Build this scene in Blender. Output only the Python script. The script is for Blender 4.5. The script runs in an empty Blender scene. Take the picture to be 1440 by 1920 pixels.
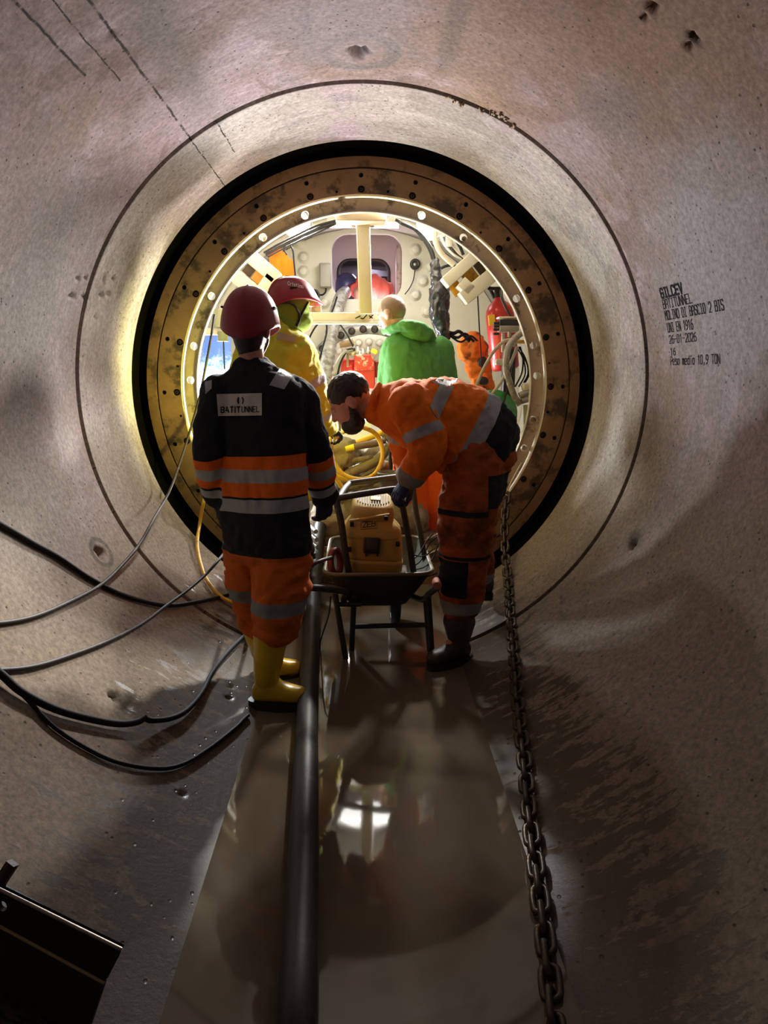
import bpy, bmesh, math, random
import numpy as np
from mathutils import Vector, Matrix, noise

random.seed(7)
scene = bpy.context.scene
COL = scene.collection
PI = math.pi
V = Vector

# ------------------------------------------------------------------ camera
FPX = 1300.0
CAM = V((-0.009, 0.0, 0.11))
TH = math.atan2(260.0, FPX)
YAW = math.atan2(38.0, FPX / math.cos(TH))
cam_data = bpy.data.cameras.new('camera')
cam = bpy.data.objects.new('camera', cam_data)
COL.objects.link(cam)
cam_data.sensor_fit = 'VERTICAL'
cam_data.sensor_height = 36.0
cam_data.lens = FPX / 1920.0 * 36.0
cam_data.clip_start = 0.02
cam.location = CAM
cam.rotation_euler = (PI / 2 - TH, 0, -YAW)
scene.camera = cam

# ------------------------------------------------------------------ world, exposure
scene.view_settings.view_transform = 'Standard'
scene.view_settings.look = 'None'
scene.view_settings.gamma = 1.0
scene.view_settings.exposure = 0.0
world = bpy.data.worlds.new('world')
scene.world = world
world.use_nodes = True
world.node_tree.nodes['Background'].inputs[0].default_value = (1.0, 0.86, 0.74, 1)
world.node_tree.nodes['Background'].inputs[1].default_value = 0.05

# ------------------------------------------------------------------ large lamps (work lights of the machine, plus added hidden ones)
def area_light(name, loc, target, size, power, color, spread=180.0, shape='DISK'):
    d = bpy.data.lights.new(name, 'AREA')
    d.shape = shape
    d.size = size
    d.energy = power
    d.color = color
    d.spread = math.radians(spread)
    o = bpy.data.objects.new(name, d)
    COL.objects.link(o)
    o.location = loc
    o.rotation_euler = (V(target) - V(loc)).to_track_quat('-Z', 'Y').to_euler()
    return o
# (position, target, lens diameter, watts, colour): every one sits in a lamp housing built further down
LAMPS = [
    ((-1.16, 5.95, -0.08), (0.50, 2.2, 0.55), 0.26, 80.0, (0.88, 0.93, 1.0), 150.0),
    ((-0.68, 4.60, -0.06), (-1.5, 4.28, 0.05), 0.10, 26.0, (1.0, 0.82, 0.09), 165.0),  # added yellow lamp, stands in for light bounced off the yellow coat
    ((-0.10, 6.15, -0.35), (-0.05, 1.2, 1.5), 0.24, 40.0, (1.0, 0.92, 0.88), 140.0),
    ((0.15, 4.78, -0.14), (-0.60, 2.5, 1.15), 0.20, 32.0, (1.0, 0.90, 0.88), 130.0),  # added hidden lamp, brightens the upper near pipe
    ((0.50, 5.55, 1.21), (-1.42, 2.5, -0.20), 0.20, 74.0, (1.0, 0.96, 0.88), 100.0),
    ((-0.50, 5.55, 1.21), (-1.42, 2.4, 0.10), 0.20, 76.0, (1.0, 0.96, 0.93), 100.0),  # added fill lamp for the shaded part of the left wall
]
for i, (p, t, s, w, c, sp) in enumerate(LAMPS):
    area_light('work_lamp_light', p, t, s, w, c, sp)
area_light('ceiling_tube_light', (0.0, 5.98, 1.24), (0.0, 6.1, 0.0), 0.5, 9.0, (1.0, 0.98, 0.93))
area_light('lock_light', (0.03, 7.05, 0.62), (0.03, 7.1, 1.5), 0.30, 7.0, (1.0, 0.80, 0.95))
area_light('lock_light', (0.1, 7.62, 1.25), (0.06, 7.35, 0.7), 0.25, 6.0, (0.85, 0.80, 1.0))
scene.cycles.adaptive_threshold = 0.03
scene.cycles.max_bounces = 6
scene.cycles.diffuse_bounces = 3
scene.cycles.glossy_bounces = 3
scene.cycles.transmission_bounces = 2

# ------------------------------------------------------------------ pixel rays (photograph frame 1440 x 1920)
_fw = V((math.sin(YAW) * math.cos(TH), math.cos(YAW) * math.cos(TH), -math.sin(TH)))
_rt = V((math.cos(YAW), -math.sin(YAW), 0))
_dn = _fw.cross(_rt)
def ray(x, y):
    return _rt * ((x - 720) / FPX) + _dn * ((y - 960) / FPX) + _fw
def at(x, y, Y):
    d = ray(x, y)
    return CAM + d * (Y / d.y)
def onz(x, y, z):
    d = ray(x, y)
    return CAM + d * ((z - CAM.z) / d.z)
R0 = 1.5
def onpipe(x, y, R=R0):
    d = ray(x, y)
    a = d.x ** 2 + d.z ** 2
    b = 2 * (CAM.x * d.x + CAM.z * d.z)
    k = CAM.x ** 2 + CAM.z ** 2 - R * R
    return CAM + d * ((-b + math.sqrt(b * b - 4 * a * k)) / 2 / a)
WATER = -1.412
def px_of(p):
    q = V(p) - CAM
    w = q.dot(_fw)
    return 720 + FPX * q.dot(_rt) / w, 960 + FPX * q.dot(_dn) / w

# ------------------------------------------------------------------ materials
def new_mat(name):
    m = bpy.data.materials.new(name)
    m.use_nodes = True
    nt = m.node_tree
    return m, nt, nt.nodes['Principled BSDF']
def nd(nt, kind, **kw):
    n = nt.nodes.new(kind)
    for k, v in kw.items():
        setattr(n, k, v)
    return n
def lk(nt, a, b):
    nt.links.new(a, b)
def mix(nt, fac, a, b, mode='MIX'):
    n = nt.nodes.new('ShaderNodeMix')
    n.data_type = 'RGBA'
    n.blend_type = mode
    for sock, val in ((n.inputs[0], fac), (n.inputs[6], a), (n.inputs[7], b)):
        if hasattr(val, 'is_linked'):
            nt.links.new(val, sock)
        elif isinstance(val, (int, float)):
            sock.default_value = val
        else:
            sock.default_value = (*val[:3], 1)
    return n.outputs[2]
def math_n(nt, op, a, b=0.0, clamp=False):
    n = nt.nodes.new('ShaderNodeMath')
    n.operation = op
    n.use_clamp = clamp
    for sock, val in ((n.inputs[0], a), (n.inputs[1], b)):
        if hasattr(val, 'is_linked'):
            nt.links.new(val, sock)
        else:
            sock.default_value = val
    return n.outputs[0]
def noise_n(nt, vec, scale, detail=4.0, rough=0.55, dist=0.0):
    n = nt.nodes.new('ShaderNodeTexNoise')
    n.inputs['Scale'].default_value = scale
    n.inputs['Detail'].default_value = detail
    n.inputs['Roughness'].default_value = rough
    n.inputs['Distortion'].default_value = dist
    if vec is not None:
        nt.links.new(vec, n.inputs['Vector'])
    return n.outputs[0]
def ramp(nt, fac, lo, hi):
    n = nt.nodes.new('ShaderNodeMapRange')
    n.interpolation_type = 'SMOOTHSTEP'
    n.inputs[1].default_value = lo
    n.inputs[2].default_value = hi
    nt.links.new(fac, n.inputs[0])
    return n.outputs[0]
def scaled(nt, vec, s):
    n = nt.nodes.new('ShaderNodeVectorMath')
    n.operation = 'MULTIPLY'
    n.inputs[1].default_value = s
    nt.links.new(vec, n.inputs[0])
    return n.outputs[0]
def bump_to(nt, bsdf, h, strength=0.3, dist=0.01):
    b = nt.nodes.new('ShaderNodeBump')
    b.inputs['Strength'].default_value = strength
    b.inputs['Distance'].default_value = dist
    nt.links.new(h, b.inputs['Height'])
    nt.links.new(b.outputs[0], bsdf.inputs['Normal'])
def objco(nt):
    return nt.nodes.new('ShaderNodeTexCoord').outputs['Object']

def mat(name, col, rough=0.6, metal=0.0, var=0.18, scale=14.0, col2=None, c2lo=0.55, c2hi=0.7, c2scale=9.0, bump=0.15, bdist=0.004, spec=0.5):
    m, nt, b = new_mat(name)
    co = objco(nt)
    n1 = noise_n(nt, co, scale, 3)
    dark = tuple(c * (1 - var) for c in col)
    lite = tuple(min(1, c * (1 + var)) for c in col)
    c = mix(nt, n1, dark, lite)
    if col2 is not None:
        n2 = noise_n(nt, co, c2scale, 5, 0.66)
        c = mix(nt, ramp(nt, n2, c2lo, c2hi), c, col2)
    lk(nt, c, b.inputs['Base Color'])
    b.inputs['Roughness'].default_value = rough
    b.inputs['Metallic'].default_value = metal
    b.inputs['Specular IOR Level'].default_value = spec
    if bump:
        bump_to(nt, b, noise_n(nt, co, scale * 4, 3), bump, bdist)
    return m

def emit_mat(name, col, strength):
    m, nt, b = new_mat(name)
    b.inputs['Base Color'].default_value = (*col, 1)
    b.inputs['Emission Color'].default_value = (*col, 1)
    b.inputs['Emission Strength'].default_value = strength
    m.cycles.emission_sampling = 'NONE'
    return m

def concrete(name, seams, stain, base=(0.262, 0.212, 0.218), warm=(0.195, 0.138, 0.106), pore=0.8, wet=True, spots=()):
    """cast concrete of the jacked pipe: mottled, porous, scored along the form seams, wet near the invert"""
    m, nt, b = new_mat(name)
    co = objco(nt)
    sep = nd(nt, 'ShaderNodeSeparateXYZ')
    lk(nt, co, sep.inputs[0])
    x, y, z = sep.outputs
    ang = math_n(nt, 'ARCTAN2', x, z)      # zero at the crown, the cut lies under the water
    # unrolled coordinates: arc length, along the axis
    comb = nd(nt, 'ShaderNodeCombineXYZ')
    lk(nt, math_n(nt, 'MULTIPLY', ang, 1.5), comb.inputs[0])
    lk(nt, y, comb.inputs[1])
    comb.inputs[2].default_value = 2.3
    un = comb.outputs[0]
    big = noise_n(nt, co, 0.9, 4, 0.65)
    c = mix(nt, ramp(nt, big, 0.40, 0.66), base, warm)
    # pale lilac bloom
    c = mix(nt, ramp(nt, noise_n(nt, co, 1.7, 4, 0.66), 0.50, 0.70), c, (0.31, 0.25, 0.265))
    # grey cloudy patches
    c = mix(nt, math_n(nt, 'MULTIPLY', ramp(nt, noise_n(nt, co, 2.6, 5, 0.72), 0.50, 0.68), 0.55), c, (0.150, 0.135, 0.130))
    # hard edged damp maps
    c = mix(nt, math_n(nt, 'MULTIPLY', ramp(nt, noise_n(nt, co, 1.25, 5, 0.62, 1.2), 0.555, 0.575), 0.55), c, tuple(k * 0.72 for k in warm))
    # streaks running round the pipe and along it
    st = noise_n(nt, scaled(nt, un, (1.6, 6.5, 1)), 3.6, 4, 0.72)
    c = mix(nt, math_n(nt, 'MULTIPLY', ramp(nt, st, 0.48, 0.72), 0.55), c, (1.45, 1.45, 1.45), 'MULTIPLY')
    st2 = noise_n(nt, scaled(nt, un, (9.0, 0.8, 1)), 2.2, 4, 0.65)
    c = mix(nt, math_n(nt, 'MULTIPLY', ramp(nt, st2, 0.58, 0.74), stain), c, (0.13, 0.11, 0.098))
    # mud film on the lower half
    low = math_n(nt, 'ADD', math_n(nt, 'MULTIPLY', z, -1.0), math_n(nt, 'MULTIPLY', math_n(nt, 'SUBTRACT', big, 0.5), 1.6))
    c = mix(nt, math_n(nt, 'MULTIPLY', ramp(nt, low, -0.05, 0.75), 0.88), c, (0.232, 0.187, 0.138))
    # stains and other soft tone patches at set places
    dn = math_n(nt, 'MULTIPLY', math_n(nt, 'SUBTRACT', noise_n(nt, co, 5.0, 4, 0.65), 0.5), 0.9)
    for sa, sy, ra, ry, scol, sstr, hollow in spots:
        du = math_n(nt, 'DIVIDE', math_n(nt, 'MULTIPLY', math_n(nt, 'SUBTRACT', ang, sa), 1.5), ra)
        dv = math_n(nt, 'DIVIDE', math_n(nt, 'SUBTRACT', y, sy), ry)
        dd = math_n(nt, 'ADD', math_n(nt, 'SQRT', math_n(nt, 'ADD', math_n(nt, 'MULTIPLY', du, du), math_n(nt, 'MULTIPLY', dv, dv))), math_n(nt, 'MULTIPLY', dn, 0.35 if hollow else 1.0))
        k = math_n(nt, 'SUBTRACT', 1.0, ramp(nt, dd, 0.86 if hollow else 0.2, 1.0))
        if hollow:
            k = math_n(nt, 'MULTIPLY', k, ramp(nt, dd, 0.55, 0.72))
        c = mix(nt, math_n(nt, 'MULTIPLY', k, sstr), c, scol)
    fine = noise_n(nt, co, 48.0, 4, 0.75)
    c = mix(nt, 0.85, c, fine, 'OVERLAY')
    c = mix(nt, math_n(nt, 'MULTIPLY', ramp(nt, noise_n(nt, scaled(nt, un, (1.0, 2.0, 1)), 10.0, 4, 0.75), 0.54, 0.68), 0.5), c, (1.4, 1.4, 1.4), 'MULTIPLY')
    # blow holes
    vo = nd(nt, 'ShaderNodeTexVoronoi')
    vo.inputs['Scale'].default_value = 26.0
    lk(nt, scaled(nt, un, (1.0, 0.75, 1)), vo.inputs['Vector'])
    pores = math_n(nt, 'SUBTRACT', 1.0, ramp(nt, vo.outputs['Distance'], 0.07, 0.17))
    pores = math_n(nt, 'MULTIPLY', pores, ramp(nt, noise_n(nt, co, 4.5, 2), 0.44, 0.56))
    c = mix(nt, math_n(nt, 'MULTIPLY', pores, pore), c, (0.06, 0.05, 0.045))
    # form seams at given angles
    wob = math_n(nt, 'MULTIPLY', math_n(nt, 'SUBTRACT', noise_n(nt, co, 9.0, 4, 0.75), 0.5), 0.014)
    sn = ramp(nt, noise_n(nt, scaled(nt, un, (1, 5, 1)), 2.5, 4, 0.8), 0.36, 0.52)
    for a, y0, y1, w in seams:
        d = math_n(nt, 'ABSOLUTE', math_n(nt, 'SUBTRACT', math_n(nt, 'ADD', ang, wob), a))
        ln = math_n(nt, 'SUBTRACT', 1.0, ramp(nt, d, w * 0.35, w))
        sel = math_n(nt, 'MULTIPLY', math_n(nt, 'GREATER_THAN', y, y0), math_n(nt, 'LESS_THAN', y, y1))
        ln = math_n(nt, 'MULTIPLY', math_n(nt, 'MULTIPLY', ln, sel), sn)
        c = mix(nt, ln, c, (0.022, 0.018, 0.015))
    rough = 0.62
    h = math_n(nt, 'SUBTRACT', math_n(nt, 'MULTIPLY', fine, 0.5), pores)
    if wet:
        # mud splashes and wet film that creep up from the invert
        wn = noise_n(nt, scaled(nt, un, (2.2, 6.5, 1)), 2.6, 6, 0.70)
        lev = math_n(nt, 'ADD', math_n(nt, 'MULTIPLY', z, -3.4), math_n(nt, 'MULTIPLY', wn, 4.4))
        wetm = ramp(nt, lev, 6.42, 6.56)
        c = mix(nt, math_n(nt, 'MULTIPLY', wetm, 0.86), c, (0.070, 0.056, 0.042))
        rg = nd(nt, 'ShaderNodeMapRange')
        rg.inputs[3].default_value = 0.8
        rg.inputs[4].default_value = 0.40
        lk(nt, wetm, rg.inputs[0])
        lk(nt, rg.outputs[0], b.inputs['Roughness'])
        sg_ = nd(nt, 'ShaderNodeMapRange')
        sg_.inputs[3].default_value = 0.08
        sg_.inputs[4].default_value = 0.32
        lk(nt, wetm, sg_.inputs[0])
        lk(nt, sg_.outputs[0], b.inputs['Specular IOR Level'])
    else:
        b.inputs['Roughness'].default_value = rough
    lk(nt, c, b.inputs['Base Color'])
    bump_to(nt, b, h, 0.45, 0.006)
    return m

# ------------------------------------------------------------------ mesh builder
class MB:
    def __init__(self):
        self.v, self.f, self.mi, self.sm = [], [], [], []
    def add(self, verts, faces, mi=0, smooth=False):
        o = len(self.v)
        self.v += [tuple(p) for p in verts]
        for f in faces:
            self.f.append(tuple(i + o for i in f))
            self.mi.append(mi)
            self.sm.append(smooth)
        return self
    def box(self, c, size, rot=None, mi=0, taper=1.0):
        hx, hy, hz = (s / 2 for s in size)
        pts = []
        for sz in (-1, 1):
            k = taper if sz > 0 else 1.0
            for sx, sy in ((-1, -1), (1, -1), (1, 1), (-1, 1)):
                p = V((sx * hx * k, sy * hy * k, sz * hz))
                if rot is not None:
                    p = rot @ p
                pts.append(p + V(c))
        return self.add(pts, [(3, 2, 1, 0), (4, 5, 6, 7), (0, 1, 5, 4), (1, 2, 6, 5), (2, 3, 7, 6), (3, 0, 4, 7)], mi)
    def bevbox(self, c, size, bev=0.01, rot=None, mi=0):
        bm = bmesh.new()
        bmesh.ops.create_cube(bm, size=1.0)
        for v in bm.verts:
            v.co = V((v.co.x * size[0], v.co.y * size[1], v.co.z * size[2]))
        bmesh.ops.bevel(bm, geom=list(bm.edges), offset=bev, segments=3, profile=0.5, affect='EDGES')
        idx = {v: i for i, v in enumerate(bm.verts)}
        pts = [(rot @ v.co if rot is not None else v.co) + V(c) for v in bm.verts]
        fs = [tuple(idx[v] for v in f.verts) for f in bm.faces]
        bm.free()
        return self.add(pts, fs, mi, True)
    def tube(self, pts, r, n=10, mi=0, closed=False, cap=True, flat=1.0):
        pts = [V(p) for p in pts]
        m = len(pts)
        rs = r if isinstance(r, (list, tuple)) else [r] * m
        rings = []
        t_prev, nrm = None, None
        for i in range(m):
            if closed:
                t = pts[(i + 1) % m] - pts[i - 1]
            else:
                t = pts[min(i + 1, m - 1)] - pts[max(i - 1, 0)]
            t.normalize()
            if nrm is None:
                ref = V((0, 0, 1)) if abs(t.z) < 0.9 else V((1, 0, 0))
                nrm = t.cross(ref).normalized()
            else:
                q = t_prev.rotation_difference(t)
                nrm = (q @ nrm)
                nrm = (nrm - t * nrm.dot(t)).normalized()
            bn = t.cross(nrm)
            t_prev = t
            rings.append([pts[i] + (nrm * math.cos(2 * PI * k / n) + bn * math.sin(2 * PI * k / n) * flat) * rs[i] for k in range(n)])
        vs = [p for rg in rings for p in rg]
        fs = []
        for i in range(m if closed else m - 1):
            j = (i + 1) % m
            for k in range(n):
                k2 = (k + 1) % n
                fs.append((i * n + k, i * n + k2, j * n + k2, j * n + k))
        self.add(vs, fs, mi, True)
        if cap and not closed:
            self.add(rings[0], [tuple(range(n))[::-1]], mi)
            self.add(rings[-1], [tuple(range(n))], mi)
        return self
    def cyl(self, p0, p1, r0, r1=None, n=16, mi=0):
        return self.tube([p0, p1], [r0, r0 if r1 is None else r1], n, mi)
    def lathe(self, prof, org, axis, n=24, mi=0, smooth=True, ref=None):
        """prof: (radius, height) pairs along axis"""
        a = V(axis).normalized()
        rf = V(ref) if ref is not None else (V((0, 0, 1)) if abs(a.z) < 0.9 else V((1, 0, 0)))
        u = a.cross(rf).normalized()
        w = a.cross(u)
        vs = []
        for r, h in prof:
            for k in range(n):
                t = 2 * PI * k / n
                vs.append(V(org) + a * h + (u * math.cos(t) + w * math.sin(t)) * max(r, 1e-5))
        fs = []
        for i in range(len(prof) - 1):
            for k in range(n):
                k2 = (k + 1) % n
                fs.append((i * n + k, i * n + k2, (i + 1) * n + k2, (i + 1) * n + k))
        return self.add(vs, fs, mi, smooth)
    def prism(self, outline, thick, M=None, mi=0):
        """outline: 2-D points in the local XY plane, extruded along local Z"""
        n = len(outline)
        lo = [V((p[0], p[1], -thick / 2)) for p in outline]
        hi = [V((p[0], p[1], thick / 2)) for p in outline]
        vs = lo + hi
        if M is not None:
            vs = [M @ p for p in vs]
        fs = [tuple(range(n))[::-1], tuple(range(n, 2 * n))]
        fs += [(i, (i + 1) % n, n + (i + 1) % n, n + i) for i in range(n)]
        return self.add(vs, fs, mi)
    def mesh(self, name, mats):
        me = bpy.data.meshes.new(name)
        me.from_pydata(self.v, [], self.f)
        mats = mats if isinstance(mats, (list, tuple)) else [mats]
        for m in mats:
            me.materials.append(m)
        me.polygons.foreach_set('material_index', self.mi)
        me.polygons.foreach_set('use_smooth', self.sm)
        me.update()
        return me
    def build(self, name, mats, parent=None, org=None):
        o = bpy.data.objects.new(name, self.mesh(name, mats))
        COL.objects.link(o)
        if parent is not None:
            attach(o, parent)
        elif org is not None:
            org = V(org)
            o.data.transform(Matrix.Translation(-org))
            o.location = org
        return o

def attach(o, parent):
    """parent a mesh whose vertices are in world space"""
    o.parent = parent
    o.matrix_parent_inverse = Matrix.Translation(-parent.location) if parent.parent is None else Matrix()
def tag(o, label=None, cat=None, group=None, kind=None):
    if label: o['label'] = label
    if cat: o['category'] = cat
    if group: o['group'] = group
    if kind: o['kind'] = kind
    return o
def thing(name, label, cat, loc, group=None):
    o = bpy.data.objects.new(name, None)
    COL.objects.link(o)
    o.empty_display_size = 0.1
    o.location = V(loc)
    return tag(o, label, cat, group)
def smooth_path(pts, res=6, closed=False):
    pts = [V(p) for p in pts]
    n = len(pts)
    out = []
    segs = n if closed else n - 1
    for i in range(segs):
        p1, p2 = pts[i], pts[(i + 1) % n]
        p0 = pts[i - 1] if (i > 0 or closed) else p1 * 2 - p2
        p3 = pts[(i + 2) % n] if (i + 2 < n or closed) else p2 * 2 - p1
        for k in range(res):
            t = k / res
            out.append(0.5 * (2 * p1 + (p2 - p0) * t + (2 * p0 - 5 * p1 + 4 * p2 - p3) * t * t + (3 * p1 - p0 - 3 * p2 + p3) * t ** 3))
    if not closed:
        out.append(pts[-1])
    return out
def frame(z, xh=None):
    """rotation whose local Z is z and whose local X leans to xh"""
    z = V(z).normalized()
    xh = V(xh) if xh is not None else (V((1, 0, 0)) if abs(z.x) < 0.9 else V((0, 1, 0)))
    y = z.cross(xh).normalized()
    x = y.cross(z)
    return Matrix((x, y, z)).transposed()
def place(o, M):
    o.matrix_world = M
# narrow single-stroke capitals like the printed pipe marks
GLY = {
 'A': [[(0, 0), (0, .75), (.25, 1), (.75, 1), (1, .75), (1, 0)], [(0, .45), (1, .45)]], 'B': [[(0, 0), (0, 1), (.8, 1), (1, .85), (1, .65), (.8, .52), (1, .38), (1, .15), (.8, 0), (0, 0)], [(0, .52), (.8, .52)]],
 'C': [[(1, .85), (.8, 1), (.2, 1), (0, .8), (0, .2), (.2, 0), (.8, 0), (1, .15)]], 'D': [[(0, 0), (0, 1), (.7, 1), (1, .75), (1, .25), (.7, 0), (0, 0)]], 'E': [[(1, 1), (0, 1), (0, 0), (1, 0)], [(0, .5), (.8, .5)]],
 'G': [[(1, .85), (.8, 1), (.2, 1), (0, .8), (0, .2), (.2, 0), (.8, 0), (1, .2), (1, .5), (.5, .5)]], 'I': [[(.5, 0), (.5, 1)], [(.2, 1), (.8, 1)], [(.2, 0), (.8, 0)]], 'L': [[(0, 1), (0, 0), (1, 0)]],
 'M': [[(0, 0), (0, 1), (.5, .45), (1, 1), (1, 0)]], 'N': [[(0, 0), (0, 1), (1, 0), (1, 1)]], 'O': [[(0, .2), (0, .8), (.2, 1), (.8, 1), (1, .8), (1, .2), (.8, 0), (.2, 0), (0, .2)]], 'P': [[(0, 0), (0, 1), (.8, 1), (1, .85), (1, .6), (.8, .45), (0, .45)]],
 'S': [[(1, .85), (.8, 1), (.2, 1), (0, .85), (0, .65), (.2, .52), (.8, .48), (1, .35), (1, .15), (.8, 0), (.2, 0), (0, .15)]], 'T': [[(.5, 0), (.5, 1)], [(0, 1), (1, 1)]], 'U': [[(0, 1), (0, .2), (.2, 0), (.8, 0), (1, .2), (1, 1)]], 'V': [[(0, 1), (.5, 0), (1, 1)]],
 '0': [[(0, .2), (0, .8), (.2, 1), (.8, 1), (1, .8), (1, .2), (.8, 0), (.2, 0), (0, .2)]], '1': [[(.2, .8), (.55, 1), (.55, 0)]], '2': [[(0, .8), (.2, 1), (.8, 1), (1, .8), (1, .6), (0, 0), (1, 0)]],
 '6': [[(.9, 1), (.3, .85), (0, .45), (0, .2), (.2, 0), (.8, 0), (1, .2), (1, .4), (.8, .55), (.2, .55), (0, .4)]], '9': [[(.1, 0), (.7, .15), (1, .55), (1, .8), (.8, 1), (.2, 1), (0, .8), (0, .6), (.2, .45), (.8, .45), (1, .6)]],
 '-': [[(.1, .5), (.9, .5)]], ',': [[(.5, .12), (.3, -.15)]], ' ': [],
 'e': [[(0, .35), (1, .35), (1, .55), (.8, .7), (.2, .7), (0, .5), (0, .2), (.2, 0), (.9, 0)]], 's': [[(1, .6), (.8, .7), (.2, .7), (0, .55), (.2, .4), (.8, .32), (1, .15), (.8, 0), (.2, 0), (0, .1)]],
 'o': [[(0, .2), (0, .5), (.2, .7), (.8, .7), (1, .5), (1, .2), (.8, 0), (.2, 0), (0, .2)]], 'm': [[(0, 0), (0, .7)], [(0, .55), (.2, .7), (.4, .7), (.5, .55), (.5, 0)], [(.5, .55), (.7, .7), (.9, .7), (1, .55), (1, 0)]],
 'd': [[(1, 1), (1, 0)], [(1, .5), (.8, .7), (.2, .7), (0, .5), (0, .2), (.2, 0), (.8, 0), (1, .2)]], 'i': [[(.5, 0), (.5, .7)], [(.5, .9), (.5, 1)]],
 'r': [[(0.1, 0), (0.1, .7)], [(0.1, .45), (.5, .7), (.9, .65)]], 't': [[(.5, 1), (.5, .1), (.8, 0)], [(.1, .7), (.9, .7)]], 'n': [[(0, 0), (0, .7)], [(0, .5), (.3, .7), (.8, .7), (1, .5), (1, 0)]], 'Z': [[(0, 1), (1, 1), (0, 0), (1, 0)]],
}
GLY['a'] = [[(1, .7), (1, 0)], [(1, .5), (.8, .7), (.2, .7), (0, .5), (0, .2), (.2, 0), (.8, 0), (1, .2)]]
def stroke_text(s, width, height, pen, gap=0.42, pointed=False):
    """flat stroke lettering, total width and height in any unit; returns vertices (x, y) and quads"""
    wid = [0.3 if (pointed and ch == 'I') else 1.0 for ch in s]
    cw = width / (sum(wid) + gap * (len(s) - 1))
    vs, fs, xo = [], [], 0.0
    for i, ch in enumerate(s):
        x_at = xo
        xo += (wid[i] + gap) * cw
        strokes = GLY.get(ch, [])
        if pointed and ch == 'A':
            strokes = [[(0, 0), (.36, 1), (.64, 1), (1, 0)], [(.2, .36), (.8, .36)]]
        if pointed and ch == 'I':
            strokes = [[(.5, 0), (.5, 1)]]
        for st in strokes:
            pts = [(x_at + x * cw * wid[i], y * height) for x, y in st]
            for (x0, y0), (x1, y1) in zip(pts[:-1], pts[1:]):
                L = math.hypot(x1 - x0, y1 - y0)
                ux, uy = (x1 - x0) / L, (y1 - y0) / L
                ex, ey = ux * pen * 0.5, uy * pen * 0.5
                nx, ny = -uy * pen * 0.5, ux * pen * 0.5
                o = len(vs)
                vs += [(x0 - ex + nx, y0 - ey + ny), (x0 - ex - nx, y0 - ey - ny), (x1 + ex - nx, y1 + ey - ny), (x1 + ex + nx, y1 + ey + ny)]
                fs.append((o, o + 1, o + 2, o + 3))
    return vs, fs
# ------------------------------------------------------------------ shared materials
M_STEEL_DARK = mat('dark_steel', (0.035, 0.032, 0.03), 0.5, 0.6, 0.3, 20, (0.10, 0.065, 0.035), 0.55, 0.72)
M_RUST = mat('rusty_steel', (0.27, 0.175, 0.098), 0.62, 0.25, 0.45, 7, (0.075, 0.055, 0.04), 0.49, 0.62, 4.5, 0.4, 0.004)
M_RUST_EDGE = mat('rusty_steel_edge', (0.28, 0.175, 0.10), 0.6, 0.15, 0.4, 9, (0.10, 0.07, 0.05), 0.5, 0.66, 6.0, 0.3, 0.004)
M_FLANGE = mat('oily_flange_steel', (0.50, 0.44, 0.31), 0.5, 0.1, 0.3, 11, (0.16, 0.13, 0.085), 0.52, 0.66, 8.0, 0.25, 0.003)
M_WHITE = mat('machine_white_paint', (0.60, 0.585, 0.52), 0.45, 0.0, 0.06, 6, (0.50, 0.46, 0.37), 0.60, 0.80, 3.0, 0.06, 0.003)
M_CREAM = mat('cream_paint', (0.66, 0.61, 0.50), 0.45, 0.0, 0.08, 8, (0.42, 0.34, 0.24), 0.62, 0.78, 6.0, 0.08, 0.003)
M_BLACKHOLE = mat('hole_dark', (0.012, 0.011, 0.010), 0.8, 0.0, 0.2, 10, bump=0)
M_RUBBER = mat('black_rubber', (0.018, 0.018, 0.018), 0.45, 0.0, 0.3, 20, (0.10, 0.088, 0.07), 0.60, 0.78, 7.0, 0.15)
M_CABLE = mat('black_cable', (0.012, 0.012, 0.013), 0.7, 0.0, 0.3, 30, (0.05, 0.042, 0.035), 0.66, 0.80, 14.0, 0.08, spec=0.25)
M_GREYCABLE = mat('dusty_cable', (0.040, 0.036, 0.033), 0.55, 0.0, 0.3, 30, (0.12, 0.105, 0.09), 0.58, 0.72, 14.0, 0.08, spec=0.3)
M_YELLOWHOSE = mat('yellow_hose', (0.72, 0.44, 0.03), 0.35, 0.0, 0.15, 18, (0.30, 0.18, 0.03), 0.58, 0.72, 12.0, 0.08)
M_GREYHOSE = mat('grey_hose', (0.30, 0.29, 0.27), 0.5, 0.0, 0.2, 20, (0.16, 0.15, 0.13), 0.5, 0.65, 14.0, 0.2)
M_RED = mat('red_paint', (0.55, 0.030, 0.025), 0.32, 0.0, 0.12, 8, (0.30, 0.02, 0.02), 0.6, 0.75, 9.0, 0.05)
M_MUDDYRED = mat('splashed_red_paint', (0.62, 0.04, 0.035), 0.35, 0.0, 0.15, 12, (0.55, 0.42, 0.36), 0.52, 0.60, 26.0, 0.1)
M_MUD = mat('caked_mud', (0.30, 0.245, 0.175), 0.75, 0.0, 0.3, 9, (0.15, 0.12, 0.085), 0.5, 0.65, 7.0, 0.5, 0.008)
M_ALU = mat('bare_metal', (0.42, 0.42, 0.40), 0.48, 0.7, 0.2, 25, bump=0.05)
M_ORANGEPLATE = mat('orange_plate', (0.70, 0.34, 0.02), 0.5, 0.0, 0.15, 9, (0.32, 0.16, 0.02), 0.58, 0.72, 9.0, 0.05)
M_GREYBOX = mat('grey_enamel', (0.28, 0.27, 0.235), 0.45, 0.0, 0.08, 9, bump=0.04)
M_WOOD = mat('raw_timber', (0.40, 0.27, 0.15), 0.7, 0.0, 0.3, 12, (0.20, 0.13, 0.075), 0.5, 0.7, 7.0, 0.3)
M_INK = mat('black_ink', (0.022, 0.021, 0.024), 1.0, 0.0, 0.25, 60, bump=0, spec=0.02)

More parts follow.
